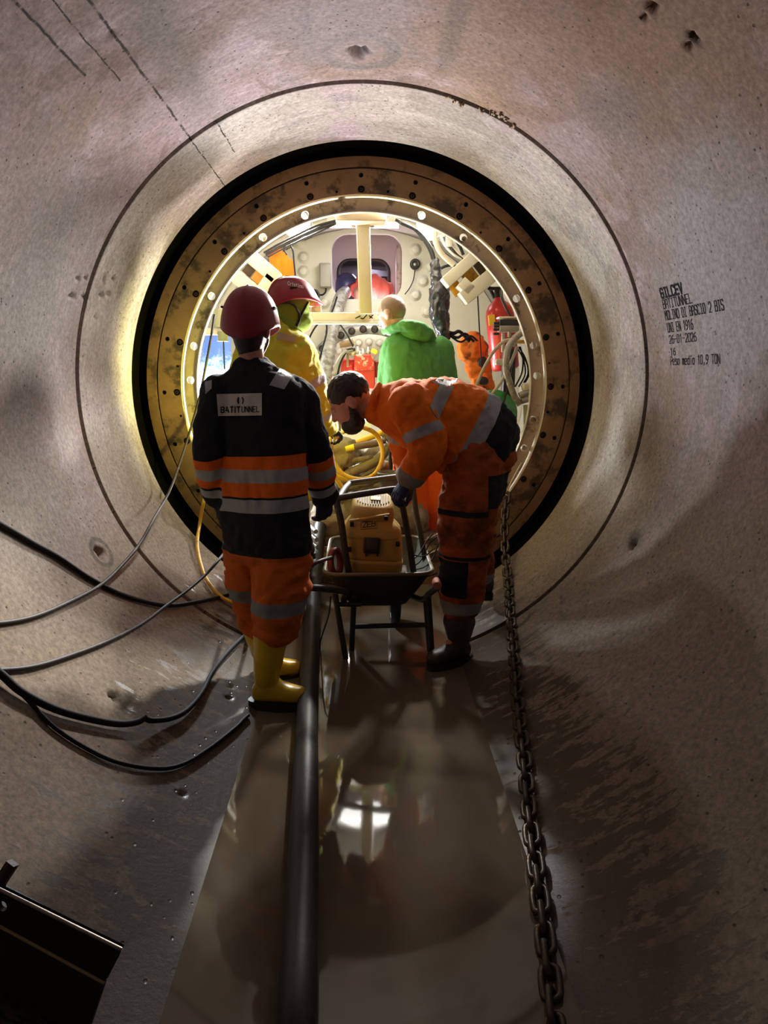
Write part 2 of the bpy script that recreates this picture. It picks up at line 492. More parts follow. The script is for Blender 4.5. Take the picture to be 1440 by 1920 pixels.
# ------------------------------------------------------------------ the tunnel
def ang_of(p):
    return math.atan2(p.z, p.x)
def ang_crown(p):
    return math.atan2(p.x, p.z)
def seam_at(x, y, x2, y2):
    a, b = onpipe(x, y), onpipe(x2, y2)
    return ang_crown(a), min(a.y, b.y), max(a.y, b.y)
s1 = seam_at(262, 130, 355, 250)
s2 = seam_at(50, 25, 150, 145)
def spot(x, y, ra, ry, col, st, hollow=False):
    p = onpipe(x, y)
    return (ang_crown(p), p.y, ra, ry, col, st, hollow)
SPOTS = [spot(676, 97, 0.19, 0.20, (0.115, 0.105, 0.095), 0.75, True), spot(676, 97, 0.05, 0.05, (0.05, 0.045, 0.04), 0.9),
         spot(890, 240, 0.42, 0.9, (0.245, 0.165, 0.092), 0.75), spot(1000, 60, 0.6, 1.0, (0.200, 0.128, 0.085), 0.7), spot(1290, 130, 0.75, 1.1, (0.185, 0.115, 0.074), 0.92), spot(330, 110, 0.16, 0.9, (0.150, 0.132, 0.118), 0.8),
         spot(575, 60, 0.06, 0.5, (0.135, 0.122, 0.112), 0.7), spot(850, 60, 0.07, 0.6, (0.125, 0.10, 0.08), 0.7), spot(1150, 210, 0.22, 0.35, (0.155, 0.125, 0.108), 0.85),
         spot(60, 560, 0.9, 0.9, (0.235, 0.220, 0.217), 0.8), spot(1340, 500, 0.75, 0.9, (0.262, 0.246, 0.248), 0.85), spot(60, 930, 0.45, 0.9, (0.27, 0.245, 0.21), 0.7), spot(620, 40, 0.5, 0.6, (0.225, 0.20, 0.205), 0.7), spot(190, 1036, 0.09, 0.11, (0.10, 0.088, 0.07), 0.8, True),
         spot(1190, 1010, 0.08, 0.12, (0.09, 0.075, 0.06), 0.8), spot(235, 1315, 0.05, 0.13, (0.075, 0.062, 0.048), 0.85), spot(1300, 75, 0.05, 0.05, (0.05, 0.04, 0.035), 0.8)]
C_NEAR = concrete('pipe_concrete', [(s1[0], 0.5, 3.72, 0.0050), (s2[0], 1.0, 2.72, 0.0045), (s2[0] + 0.055, 1.9, 2.9, 0.003)], 0.30, spots=SPOTS)
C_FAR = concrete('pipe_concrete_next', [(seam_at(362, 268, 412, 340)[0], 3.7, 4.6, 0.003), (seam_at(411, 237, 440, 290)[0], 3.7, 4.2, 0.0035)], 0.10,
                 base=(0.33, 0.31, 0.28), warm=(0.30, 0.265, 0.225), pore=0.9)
C_END = mat('joint_mortar', (0.035, 0.028, 0.022), 0.85, 0.0, 0.4, 20, bump=0.3)

def pipe_section(name, rows, nT, material, pits, label, arris=False):
    ys = np.array(rows)
    prof_y = np.concatenate(([rows[0]], ys, [rows[-1]]))
    prof_r = np.concatenate(([R0 + 0.2], np.full(len(ys), R0), [R0 + 0.2]))
    if arris:
        for q, (back, up) in enumerate(((0.025, 0.0), (0.012, 0.004), (0.004, 0.012), (0.0, 0.025))):
            prof_r[len(ys) - 3 + q] = R0 + up
    th = np.arange(nT) / nT * 2 * PI
    Yg, Tg = np.meshgrid(prof_y, th, indexing='ij')
    Rg = np.repeat(prof_r[:, None], nT, 1)
    for p, ry, rt, depth in pits:
        a = math.atan2(p.z, p.x) % (2 * PI)
        dt = (Tg - a + PI) % (2 * PI) - PI
        wob = 1.0 + 0.22 * np.sin(3 * np.arctan2(dt * 1.5 / rt, (Yg - p.y) / ry) + 1.3) + 0.12 * np.sin(7 * np.arctan2(dt * 1.5 / rt, (Yg - p.y) / ry))
        d = np.sqrt(((Yg - p.y) / ry) ** 2 + (dt * R0 / rt) ** 2) / wob
        k = np.clip(1 - d, 0, 1)
        k = k * k * (3 - 2 * k)
        Rg = Rg + depth * k * (Rg < R0 + 0.15)
    co = np.stack((Rg * np.cos(Tg), Yg, Rg * np.sin(Tg)), -1).reshape(-1, 3)
    nP = len(prof_y)
    i = np.arange(nP)[:, None]
    j = np.arange(nT)[None, :]
    i2, j2 = (i + 1) % nP, (j + 1) % nT
    quads = np.stack(np.broadcast_arrays(i * nT + j, i * nT + j2, i2 * nT + j2, i2 * nT + j), -1).reshape(-1, 4)
    me = bpy.data.meshes.new(name)
    me.vertices.add(len(co))
    me.vertices.foreach_set('co', co.ravel())
    me.loops.add(quads.size)
    me.loops.foreach_set('vertex_index', quads.ravel().astype(np.int32))
    me.polygons.add(len(quads))
    me.polygons.foreach_set('loop_start', np.arange(len(quads), dtype=np.int32) * 4)
    sm = np.ones((nP, nT), bool)
    sm[0], sm[-1], sm[-2] = False, False, False
    me.polygons.foreach_set('use_smooth', sm.ravel())
    me.update(calc_edges=True)
    me.materials.append(material)
    o = bpy.data.objects.new(name, me)
    COL.objects.link(o)
    return tag(o, label, 'tunnel wall', kind='structure')

pits_near = [(onpipe(672, 98), 0.075, 0.055, 0.05), (onpipe(188, 1036), 0.055, 0.042, 0.06), (onpipe(1186, 1020), 0.05, 0.035, 0.05),
             (onpipe(215, 1305), 0.04, 0.035, 0.035), (onpipe(240, 1325), 0.10, 0.05, 0.012), (onpipe(1222, 14), 0.03, 0.022, 0.05), (onpipe(1208, 30), 0.02, 0.014, 0.04),
             (onpipe(1300, 68), 0.022, 0.02, 0.05), (onpipe(1290, 86), 0.022, 0.02, 0.03), (onpipe(210, 62), 0.03, 0.018, 0.02),
             (onpipe(145, 522), 0.035, 0.012, 0.03), (onpipe(160, 522), 0.03, 0.012, 0.03), (onpipe(135, 555), 0.05, 0.014, 0.03), (onpipe(155, 556), 0.03, 0.012, 0.03)]
for px in ((1075, 1088), (1052, 1130), (1050, 1122), (1095, 1140), (1150, 1190), (292, 1392), (343, 1489), (433, 1287), (430, 1308), (1210, 1600), (1192, 1718)):
    if onpipe(*px).y < 3.6:
        pits_near.append((onpipe(*px), 0.022, 0.016, 0.02))
rows_near = list(np.arange(-2.4, 0.8, 0.2)) + list(np.arange(0.8, 3.69, 0.0125)) + [3.69]
pipe_near = pipe_section('wall_near', rows_near, 720, C_NEAR, pits_near, 'near concrete jacking pipe with seams, stains and anchor holes')
pits_far = [(onpipe(195, 525), 0.03, 0.012, 0.03), (onpipe(212, 522), 0.03, 0.012, 0.03), (onpipe(190, 553), 0.04, 0.014, 0.03), (onpipe(203, 551), 0.04, 0.014, 0.03), (onpipe(178, 595), 0.03, 0.012, 0.02)]
for px in ((1010, 1082), (1022, 1090), (1045, 1052), (1054, 1060)):
    pits_far.append((onpipe(*px), 0.03, 0.018, 0.02))
pipe_far = pipe_section('wall_far', list(np.arange(3.735, 4.575, 0.0125)) + [4.575, 4.588, 4.596, 4.60], 640, C_FAR, pits_far, 'next concrete pipe beyond the joint, lit by the machine', True)

m = MB()
m.lathe([(1.56, 3.60), (1.535, 3.66), (1.533, 3.76), (1.56, 3.83)], (0, 0, 0), (0, 1, 0), 128)
seal = m.build('trim_1', C_END)
tag(seal, 'dark seal in the open joint between the two pipes', 'joint seal', kind='structure')

m = MB()
m.lathe([(1.70, 4.55), (1.555, 4.62), (1.555, 5.02), (1.46, 5.02)], (0, 0, 0), (0, 1, 0), 128)
skin = m.build('trim_2', mat('black_tail_skin', (0.004, 0.004, 0.004), 1.0, 0.0, 0.3, 9, bump=0.2, spec=0.0))
tag(skin, 'black steel tail skin showing as a dark gap behind the pipe end', 'tail skin', kind='structure')

# ragged mortar squeezed out of the joint, upper right
m = MB()
for x, y in ((843, 184), (855, 187), (866, 192), (905, 207), (922, 212), (938, 217), (950, 226), (962, 236)):
    p = onpipe(x, y, 1.497)
    for k in range(3):
        q = p + V((random.uniform(-.012, .012), random.uniform(-0.02, 0.02), random.uniform(-.01, .006)))
        m.bevbox(q, (random.uniform(.012, .03), random.uniform(.015, .04), random.uniform(.006, .012)), 0.003, Matrix.Rotation(random.uniform(0, 3), 3, 'Y'))
mort = m.build('joint_mortar', mat('crumbling_mortar', (0.25, 0.19, 0.12), 0.85, 0, 0.35, 30, bump=0.4), org=onpipe(905, 207))
tag(mort, 'crumbled brown mortar hanging from the pipe joint at upper right', 'mortar', kind='stuff')

# muddy water standing in the invert
mw, nt, b = new_mat('muddy_water')
co = objco(nt)
nz = noise_n(nt, scaled(nt, co, (1.2, 0.6, 1)), 1.6, 5, 0.6, 0.5)
lk(nt, mix(nt, ramp(nt, nz, 0.35, 0.7), (0.115, 0.088, 0.060), (0.165, 0.135, 0.098)), b.inputs['Base Color'])
b.inputs['Roughness'].default_value = 0.045
b.inputs['IOR'].default_value = 1.36
b.inputs['Specular IOR Level'].default_value = 0.75
bump_to(nt, b, noise_n(nt, scaled(nt, co, (1, 0.5, 1)), 5.0, 3, 0.5, 0.3), 0.035, 0.02)
m = MB()
hw = math.sqrt(R0 * R0 - WATER * WATER) + 0.004
ys = [-2.4 + i * 0.305 for i in range(25)]
vs = []
for y in ys:
    vs += [V((-hw, y, WATER)), V((hw, y, WATER))]
m.add(vs, [(2 * i, 2 * i + 1, 2 * i + 3, 2 * i + 2) for i in range(len(ys) - 1)])
water = m.build('floor', mw)
tag(water, 'still muddy brown water along the tunnel bottom', 'muddy water', kind='structure')

# stamped lettering on the right wall
lines = [('GILCEV', 1241, 559, 1281, 18, 0.24), ('BATITUNNEL', 1245, 579, 1298, 17, 0.11), ('MOLINO DI BASCIO 2 BIS', 1249, 600, 1358, 17, 0.11),
         ('UNI EN 1916', 1253, 623, 1300, 17, 0.11), ('26-01-2026', 1256, 644, 1306, 15, 0.11), ('16', 1258, 666, 1267, 13, 0.13), ('Peso medio 10,9 TON', 1258, 684, 1350, 15, 0.11)]
m = MB()
for s_, x, y, x2, hpx, pen in lines:
    p = onpipe(x, y)
    a0 = ang_of(p)
    h = (ang_of(onpipe(x, y - hpx)) - a0) * R0
    lo, hi = 0.0, 1.5
    for _ in range(40):
        md = (lo + hi) / 2
        if px_of((p.x, p.y - md, p.z))[0] < x2: lo = md
        else: hi = md
    vs, fs = stroke_text(s_, lo, h, pen * h)
    rr = R0 - 0.0016
    m.add([V((rr * math.cos(a0 + v[1] / R0), p.y - v[0], rr * math.sin(a0 + v[1] / R0))) for v in vs], fs)
m.build('stencil_lettering', M_INK, pipe_near)

# ------------------------------------------------------------------ annular plates with real holes
def annulus(m, r0, r1, yf, yb, holes, mi=0, inner_wall=True, outer_wall=True, through=True):
    def P(r, a, y):
        return V((r * math.sin(a), y, r * math.cos(a)))          # a = 0 at the crown, clockwise seen from the camera
    holes = sorted(((a % 360) * PI / 180, r, rad) for a, r, rad in holes)
    cells = []
    for a, r, rad in holes:
        da = min(rad * 1.7 / r, math.radians(6))
        cells.append((a - da, a + da, a, r, rad))
    spans = []
    if cells:
        for i, c in enumerate(cells):
            nx = cells[(i + 1) % len(cells)]
            e = nx[0] + (2 * PI if i == len(cells) - 1 else 0)
            spans.append((c[1], e))
    else:
        spans = [(0, 2 * PI)]
    for a0, a1 in spans:
        k = max(1, int(math.ceil((a1 - a0) / math.radians(2.5))))
        for i in range(k):
            b0, b1 = a0 + (a1 - a0) * i / k, a0 + (a1 - a0) * (i + 1) / k
            m.add([P(r0, b0, yf), P(r1, b0, yf), P(r1, b1, yf), P(r0, b1, yf)], [(0, 1, 2, 3)], mi)
            m.add([P(r0, b0, yb), P(r1, b0, yb), P(r1, b1, yb), P(r0, b1, yb)], [(3, 2, 1, 0)], mi)
            if inner_wall: m.add([P(r0, b0, yf), P(r0, b1, yf), P(r0, b1, yb), P(r0, b0, yb)], [(0, 1, 2, 3)], mi, True)
            if outer_wall: m.add([P(r1, b0, yf), P(r1, b1, yf), P(r1, b1, yb), P(r1, b0, yb)], [(3, 2, 1, 0)], mi, True)
    for a0, a1, a, r, rad in cells:
        bd = []
        for i in range(4): bd.append((r0, a0 + (a1 - a0) * i / 4))
        for i in range(4): bd.append((r0 + (r1 - r0) * i / 4, a1))
        for i in range(4): bd.append((r1, a1 + (a0 - a1) * i / 4))
        for i in range(4): bd.append((r1 + (r0 - r1) * i / 4, a0))
        n = 16
        hc = []
        for rr, aa in bd:
            t = math.atan2(rr - r, (aa - a) * r)
            hc.append((r + rad * math.sin(t), a + rad * math.cos(t) / r))
        for y in ((yf, yb) if through else (yf,)):
            vs = [P(*q, y) for q in bd] + [P(*q, y) for q in hc]
            m.add(vs, [(i, (i + 1) % n, n + (i + 1) % n, n + i) for i in range(n)], mi)
        ye = yb if through else yf + 0.03
        vs = [P(*q, yf) for q in hc] + [P(*q, ye) for q in hc]
        m.add(vs, [(i, (i + 1) % n, n + (i + 1) % n, n + i) for i in range(n)], mi, True)
        if not through:
            m.add([P(*q, ye) for q in hc], [tuple(range(n))], 1)
        else:
            pass
        if inner_wall:
            for i in range(4):
                b0, b1 = a0 + (a1 - a0) * i / 4, a0 + (a1 - a0) * (i + 1) / 4
                m.add([P(r0, b0, yf), P(r0, b1, yf), P(r0, b1, yb), P(r0, b0, yb)], [(0, 1, 2, 3)], mi, True)
        if outer_wall:
            for i in range(4):
                b0, b1 = a0 + (a1 - a0) * i / 4, a0 + (a1 - a0) * (i + 1) / 4
                m.add([P(r1, b0, yf), P(r1, b1, yf), P(r1, b1, yb), P(r1, b0, yb)], [(3, 2, 1, 0)], mi, True)
YR = 4.88
ring = thing('steel_ring', 'rusty bolted steel ring closing the end of the concrete pipe', 'steel ring', (0, YR, -1.49))
m = MB(); annulus(m, 1.432, 1.497, YR, YR + 0.10, []); m.build('outer_band', M_RUST_EDGE, ring)
m = MB(); annulus(m, 1.418, 1.436, YR + 0.02, YR + 0.10, []); m.build('groove', M_BLACKHOLE, ring)
m = MB(); annulus(m, 1.335, 1.422, YR + 0.004, YR + 0.10, [(i * 15 - 0.8, 1.383, 0.0155) for i in range(24)], through=False); m.build('hole_plate', [M_RUST, M_BLACKHOLE], ring)
m = MB(); annulus(m, 1.268, 1.335, YR + 0.004, YR + 0.10, [(i * 15 - 0.8, 1.298, 0.0235) for i in range(24)] + [(i * 15 + 7 , 1.292, 0.009) for i in range(24) if i % 3 != 1], through=False); m.build('bolt_plate', [M_RUST, M_BLACKHOLE], ring)
bolt = MB()
bolt.lathe([(0.0055, -0.013), (0.0105, -0.013), (0.0155, -0.010), (0.0155, 0.012)], (0, 0, 0), (0, 1, 0), 12)
bolt.lathe([(0.0001, 0.0), (0.006, 0.0), (0.006, -0.012)], (0, 0, 0), (0, 1, 0), 6)
bme = bolt.mesh('bolt', M_STEEL_DARK)
for i in range(24):
    a = math.radians(i * 15 - 0.8)
    o = bpy.data.objects.new('bolt', bme)
    COL.objects.link(o)
    attach(o, ring)
    o.location = (1.298 * math.sin(a), YR + 0.022, 1.298 * math.cos(a))

flange = thing('inner_flange', 'oil-stained flange with round holes inside the rusty ring', 'flange', (0, YR + 0.03, -1.25))
fh = [18.5, 33.5, 59.5, 75.5, 85.5, 100, 110, 125, 140, 155, 170, 185, 200, 215, 230, 245, 258, 273, 284, 301, 326, 341]
m = MB(); annulus(m, 1.160, 1.251, YR + 0.03, YR + 0.045, [(a, 1.205, 0.026) for a in fh]); m.build('plate', M_FLANGE, flange)
m = MB()
for r, yy in ((1.159, YR + 0.028),):
    m.lathe([(r, yy - 0.012), (r + 0.008, yy - 0.012), (r + 0.008, yy + 0.035), (r, yy + 0.035), (r, yy - 0.012)], (0, 0, 0), (0, 1, 0), 160)
m.build('lip', M_CREAM, flange)
m = MB(); m.lathe([(1.267, YR + 0.004), (1.264, YR + 0.004), (1.264, YR + 0.16), (1.267, YR + 0.16)], (0, 0, 0), (0, 1, 0), 160); m.build('inner_lip', M_CREAM, ring)
for a in (33.5, 326, 110, 100):
    ar = math.radians(a)
    m = MB()
    c = V((1.205 * math.sin(ar), YR + 0.05, 1.205 * math.cos(ar)))
    m.lathe([(0.0001, 0), (0.014, 0), (0.02, 0.006), (0.02, 0.06)], c + V((0.008, 0, -0.006)), (0, 1, 0), 14)
    m.build('bolt', M_FLANGE, flange)

# ------------------------------------------------------------------ inside of the boring machine
m = MB()
m.lathe([(1.46, 4.985), (1.44, 5.0), (1.44, 5.3), (1.41, 5.32), (1.41, 6.70), (1.46, 6.72)], (0, 0, 0), (0, 1, 0), 96)
for yy in (5.62, 6.2):
    m.lathe([(1.412, yy - 0.03), (1.37, yy - 0.03), (1.37, yy + 0.03), (1.412, yy + 0.03)], (0, 0, 0), (0, 1, 0), 96)
shell = m.build('wall_machine', M_WHITE)
tag(shell, 'white painted steel skin of the boring machine', 'machine wall', kind='structure')
# deck
m = MB()
DECK = -1.07
m.box((0, 5.85, DECK - 0.02), (1.84, 1.9, 0.04))
deck = m.build('floor_deck', mat('muddy_deck_steel', (0.16, 0.13, 0.10), 0.6, 0.2, 0.3, 6, (0.08, 0.065, 0.05), 0.5, 0.65, 5.0, 0.3))
tag(deck, 'muddy steel deck plate inside the boring machine', 'deck', kind='structure')

# bulkhead with the manlock opening
YB = 6.7
def rrect(cx, cz, w, h, r, k=6):
    pts = []
    for qx, qz, a0 in ((1, 1, 0), (-1, 1, 90), (-1, -1, 180), (1, -1, 270)):
        for i in range(k + 1):
            a = math.radians(a0 + 90 * i / k)
            pts.append((cx + qx * (w / 2 - r) + r * math.cos(a), cz + qz * (h / 2 - r) + r * math.sin(a)))
    return pts
wc = at(688, 500, YB)
WX, WZ, WW, WH = wc.x, wc.z, 0.645, 0.575
def plate_with_opening(m, R, yf, yb, opening, n=96):
    oc = V((sum(p[0] for p in opening) / len(opening), sum(p[1] for p in opening) / len(opening)))
    k = len(opening)
    outer = []
    for px, pz in opening:
        d = V((px, pz)) - oc
        d.normalize()
        b = oc.dot(d)
        t = -b + math.sqrt(b * b - oc.dot(oc) + R * R)
        outer.append(oc + d * t)
    # refine: add extra outer arc points by subdividing the fan
    for y, flip in ((yf, 0), (yb, 1)):
        for i in range(k):
            j = (i + 1) % k
            a0, a1 = math.atan2(outer[i].y, outer[i].x), math.atan2(outer[j].y, outer[j].x)
            dA = (a1 - a0 + PI) % (2 * PI) - PI
            s = max(1, int(abs(dA) / math.radians(4)))
            ring_p = [V((R * math.cos(a0 + dA * q / s), y, R * math.sin(a0 + dA * q / s))) for q in range(s + 1)]
            inn = [V((opening[i][0] + (opening[j][0] - opening[i][0]) * q / s, y, opening[i][1] + (opening[j][1] - opening[i][1]) * q / s)) for q in range(s + 1)]
            vs = inn + ring_p
            fs = [(q, q + 1, s + 2 + q, s + 1 + q) for q in range(s)]
            m.add(vs, fs)
    vs = [V((p[0], yf, p[1])) for p in opening] + [V((p[0], yb, p[1])) for p in opening]
    m.add(vs, [(i, (i + 1) % k, k + (i + 1) % k, k + i) for i in range(k)], 0, True)
bulk = thing('machine_bulkhead', 'white steel bulkhead with bolt heads and a rounded hatch opening', 'bulkhead', (0, YB, -1.4))
m = MB()
plate_with_opening(m, 1.405, YB, YB + 0.06, rrect(WX, WZ, WW, WH, 0.15))
m.build('plate', M_WHITE, bulk)
# raised collar strip that arches over the hatch
m = MB()
pts = []
bolt_b = MB()
bolt_b.lathe([(0.0001, -0.030), (0.030, -0.030), (0.036, -0.024), (0.036, -0.010), (0.052, -0.010), (0.056, 0.0)], (0, 0, 0), (0, 1, 0), 20)
bme = bolt_b.mesh('bolt_head', M_WHITE)
for x, y in ((569, 483), (569, 509), (569, 535), (608, 568), (779, 468), (793, 527), (779, 553), (745, 600), (545, 560), (806, 500), (541, 500), (560, 455), (800, 585)):
    o = bpy.data.objects.new('bolt_head', bme)
    COL.objects.link(o)
    attach(o, bulk)
    o.location = at(x, y, YB)
# hub ring of the cutter drive, bolted in circles
hc = at(692, 742, YB)
HX, HZ = hc.x, hc.z
m = MB()
m.lathe([(0.66, 0.0), (0.66, -0.10), (0.56, -0.10), (0.56, 0.0)], (HX, YB, HZ), (0, 1, 0), 64)
m.build('hub_rim', mat('grey_machine_steel', (0.36, 0.35, 0.31), 0.4, 0.3, 0.15, 8, (0.16, 0.15, 0.13), 0.55, 0.7, 9.0, 0.1), bulk)
m = MB()
m.lathe([(0.56, -0.02), (0.56, -0.16), (0.545, -0.17), (0.43, -0.17), (0.42, -0.15), (0.33, -0.10), (0.30, -0.03), (0.0001, -0.03)], (HX, YB, HZ), (0, 1, 0), 64)
m.build('hub_flange', M_WHITE, bulk)
b2 = MB()
b2.lathe([(0.0001, -0.024), (0.022, -0.024), (0.027, -0.018), (0.027, 0.0), (0.040, 0.0), (0.042, 0.008)], (0, 0, 0), (0, 1, 0), 16)
b2w = b2.mesh('hub_bolt', M_WHITE)
b3 = MB()
b3.lathe([(0.0001, -0.03), (0.026, -0.03), (0.034, -0.02), (0.034, 0.0)], (0, 0, 0), (0, 1, 0), 14)
b3d = b3.mesh('rim_bolt', M_STEEL_DARK)
for i in range(32):
    a = 2 * PI * i / 32
    if math.sin(a) < -0.75: continue
    o = bpy.data.objects.new('hub_bolt', b2w); COL.objects.link(o); attach(o, bulk)
    o.location = (HX + 0.49 * math.cos(a), YB - 0.17, HZ + 0.49 * math.sin(a))
for i in range(36):
    a = 2 * PI * (i + 0.5) / 36
    if math.sin(a) < -0.75: continue
    o = bpy.data.objects.new('rim_bolt', b3d); COL.objects.link(o); attach(o, bulk)
    o.location = (HX + 0.61 * math.cos(a), YB - 0.10, HZ + 0.61 * math.sin(a))

# the manlock chamber behind the hatch
M_LILAC = mat('lock_paint', (0.56, 0.50, 0.54), 0.5, 0.0, 0.08, 6, (0.34, 0.28, 0.31), 0.6, 0.75, 4.0, 0.05)
lock = thing('manlock_chamber', 'pale steel lock chamber behind the hatch opening', 'chamber', (WX, YB + 0.06, WZ - 0.45))
m = MB()
x0, x1, z0, z1, ya, yb = WX - 0.50, WX + 0.50, WZ - 0.50, WZ + 0.45, YB + 0.061, YB + 0.75
m.add([V((x0, ya, z0)), V((x1, ya, z0)), V((x1, yb, z0)), V((x0, yb, z0)), V((x0, ya, z1)), V((x1, ya, z1)), V((x1, yb, z1)), V((x0, yb, z1))],
      [(0, 1, 2, 3), (4, 5, 6, 7), (0, 3, 7, 4), (1, 2, 6, 5)])
m.build('casing', M_LILAC, lock)
m = MB()
op2 = rrect(WX - 0.03, WZ - 0.09, 0.52, 0.52, 0.12)
k = len(op2)
o4 = []
for px, pz in op2:
    dx, dz = px - WX, pz - WZ
    s = min((0.5 / abs(dx)) if abs(dx) > 1e-6 else 9, ((0.45 if dz > 0 else 0.5) / abs(dz)) if abs(dz) > 1e-6 else 9)
    o4.append((WX + dx * s, WZ + dz * s))
m.add([V((p[0], yb, p[1])) for p in op2] + [V((p[0], yb, p[1])) for p in o4], [(i, (i + 1) % k, k + (i + 1) % k, k + i) for i in range(k)])
m.build('inner_door_frame', M_LILAC, lock)
m = MB()
pp = [V((p[0], yb - 0.01, p[1])) for p in op2]
m.tube(pp, 0.016, 8, closed=True)
m.build('door_gasket', M_RUBBER, lock)
m = MB()
m.box((WX, yb + 0.42, WZ - 0.05), (1.3, 0.02, 1.3))
m.box((WX, yb + 0.30, WZ + 0.10), (0.95, 0.03, 0.10))
m.build('back_wall', mat('lock_back', (0.05, 0.05, 0.06), 0.6, 0, 0.3, 5), lock)
# hatch door leaf hinged open at the right edge
m = MB()
m.bevbox((WX + 0.30, YB + 0.18, WZ - 0.02), (0.05, 0.22, 0.46), 0.015)
m.build('door_leaf', mat('worn_wood_brown', (0.30, 0.22, 0.22), 0.6, 0, 0.3, 9, (0.14, 0.09, 0.09), 0.5, 0.66, 8.0, 0.2), lock)
# ------------------------------------------------------------------ figure toolkit
def ellipsoid(m, c, ax, n=18, k=10):
    """ax: three half-axis vectors"""
    a, b, d = (V(q) for q in ax)
    vs = [V(c) - d]
    for i in range(1, k):
        t = -PI / 2 + PI * i / k
        for j in range(n):
            p = 2 * PI * j / n
            vs.append(V(c) + (a * math.cos(p) + b * math.sin(p)) * math.cos(t) + d * math.sin(t))
    vs.append(V(c) + d)
    fs = [(0, 1 + (j + 1) % n, 1 + j) for j in range(n)]
    for i in range(k - 2):
        for j in range(n):
            j2 = (j + 1) % n
            fs.append((1 + i * n + j, 1 + i * n + j2, 1 + (i + 1) * n + j2, 1 + (i + 1) * n + j))
    e = len(vs) - 1
    fs += [(e, 1 + (k - 2) * n + j, 1 + (k - 2) * n + (j + 1) % n) for j in range(n)]
    m.add(vs, fs, 0, True)
def limb(m, pts, rs, n=14, res=4, flat=1.0):
    pts = [V(p) for p in pts]
    sp = smooth_path(pts, res)
    rr = []
    for i in range(len(pts) - 1):
        for k in range(res):
            t = k / res
            t = t * t * (3 - 2 * t)
            rr.append(rs[i] + (rs[i + 1] - rs[i]) * t)
    rr.append(rs[-1])
    t0 = (sp[1] - sp[0]).normalized()
    t1 = (sp[-1] - sp[-2]).normalized()
    pre = [sp[0] - t0 * rr[0] * q for q in (0.95, 0.75, 0.4)]
    post = [sp[-1] + t1 * rr[-1] * q for q in (0.4, 0.75, 0.95)]
    m.tube(pre + sp + post, [rr[0] * q for q in (0.3, 0.66, 0.92)] + rr + [rr[-1] * q for q in (0.92, 0.66, 0.3)], n, flat=flat)
def loft(m, secs, n=22, power=2.0, cap=(0.35, 0.6)):
    """secs: (centre, half-axis u, half-axis v); closed skin with rounded ends"""
    secs = [(V(c), V(u), V(v)) for c, u, v in secs]
    d0 = (secs[0][0] - secs[1][0]).normalized() * min(secs[0][1].length, secs[0][2].length)
    d1 = (secs[-1][0] - secs[-2][0]).normalized() * min(secs[-1][1].length, secs[-1][2].length)
    full = [(secs[0][0] + d0 * cap[0], secs[0][1] * cap[1], secs[0][2] * cap[1])] + secs + [(secs[-1][0] + d1 * cap[0], secs[-1][1] * cap[1], secs[-1][2] * cap[1])]
    vs = []
    for c, u, v in full:
        for k in range(n):
            t = 2 * PI * k / n
            ct, st = math.cos(t), math.sin(t)
            e = 2.0 / power
            vs.append(c + u * math.copysign(abs(ct) ** e, ct) + v * math.copysign(abs(st) ** e, st))
    fs = []
    for i in range(len(full) - 1):
        for k in range(n):
            k2 = (k + 1) % n
            fs.append((i * n + k, i * n + k2, (i + 1) * n + k2, (i + 1) * n + k))
    fs.append(tuple(range(n))[::-1])
    fs.append(tuple(range((len(full) - 1) * n, len(full) * n)))
    m.add(vs, fs, 0, True)
def hand(m, wrist, d, pn, side, s=1.0, curl=0.5, thick=1.0):
    """d: wrist to knuckles, pn: palm normal (fingers curl to it), side: direction of the thumb"""
    d, pn = V(d).normalized(), V(pn).normalized()
    pn = (pn - d * pn.dot(d)).normalized()
    sd = V(side)
    sd = (sd - d * sd.dot(d) - pn * sd.dot(pn)).normalized()
    w = V(wrist)
    loft(m, [(w, sd * 0.028 * s * thick, pn * 0.021 * s * thick), (w + d * 0.035 * s, sd * 0.038 * s * thick, pn * 0.019 * s * thick),
             (w + d * 0.085 * s, sd * 0.041 * s * thick, pn * 0.015 * s * thick)], 14)
    for i, (off, ln) in enumerate(((0.030, 0.074), (0.010, 0.083), (-0.011, 0.077), (-0.031, 0.060))):
        p = w + d * 0.083 * s + sd * off * s * thick
        pts, a = [p - d * 0.012 * s], curl * 0.35
        for seg in (0.45, 0.32, 0.23):
            dr = d * math.cos(a) + pn * math.sin(a) + sd * off * 1.5
            pts.append(pts[-1] + dr.normalized() * ln * seg * s * (1.15 if seg == 0.45 else 1))
            a += curl * (1.0 + 0.12 * i)
        limb(m, pts, [0.0098 * s * thick, 0.0095 * s * thick, 0.0086 * s * thick, 0.0072 * s * thick], 10, 2)
    p = w + d * 0.022 * s + sd * 0.026 * s * thick
    q = p + (d * 0.5 + sd * 0.75 + pn * 0.35).normalized() * 0.042 * s
    r = q + (d * 0.85 + sd * 0.25 + pn * (0.3 + 0.4 * curl)).normalized() * 0.034 * s
    t = r + (d * 0.9 - sd * 0.1 + pn * (0.3 + 0.5 * curl)).normalized() * 0.026 * s
    limb(m, [p, q, r, t], [0.016 * s * thick, 0.0125 * s * thick, 0.0108 * s * thick, 0.0085 * s * thick], 10, 2)
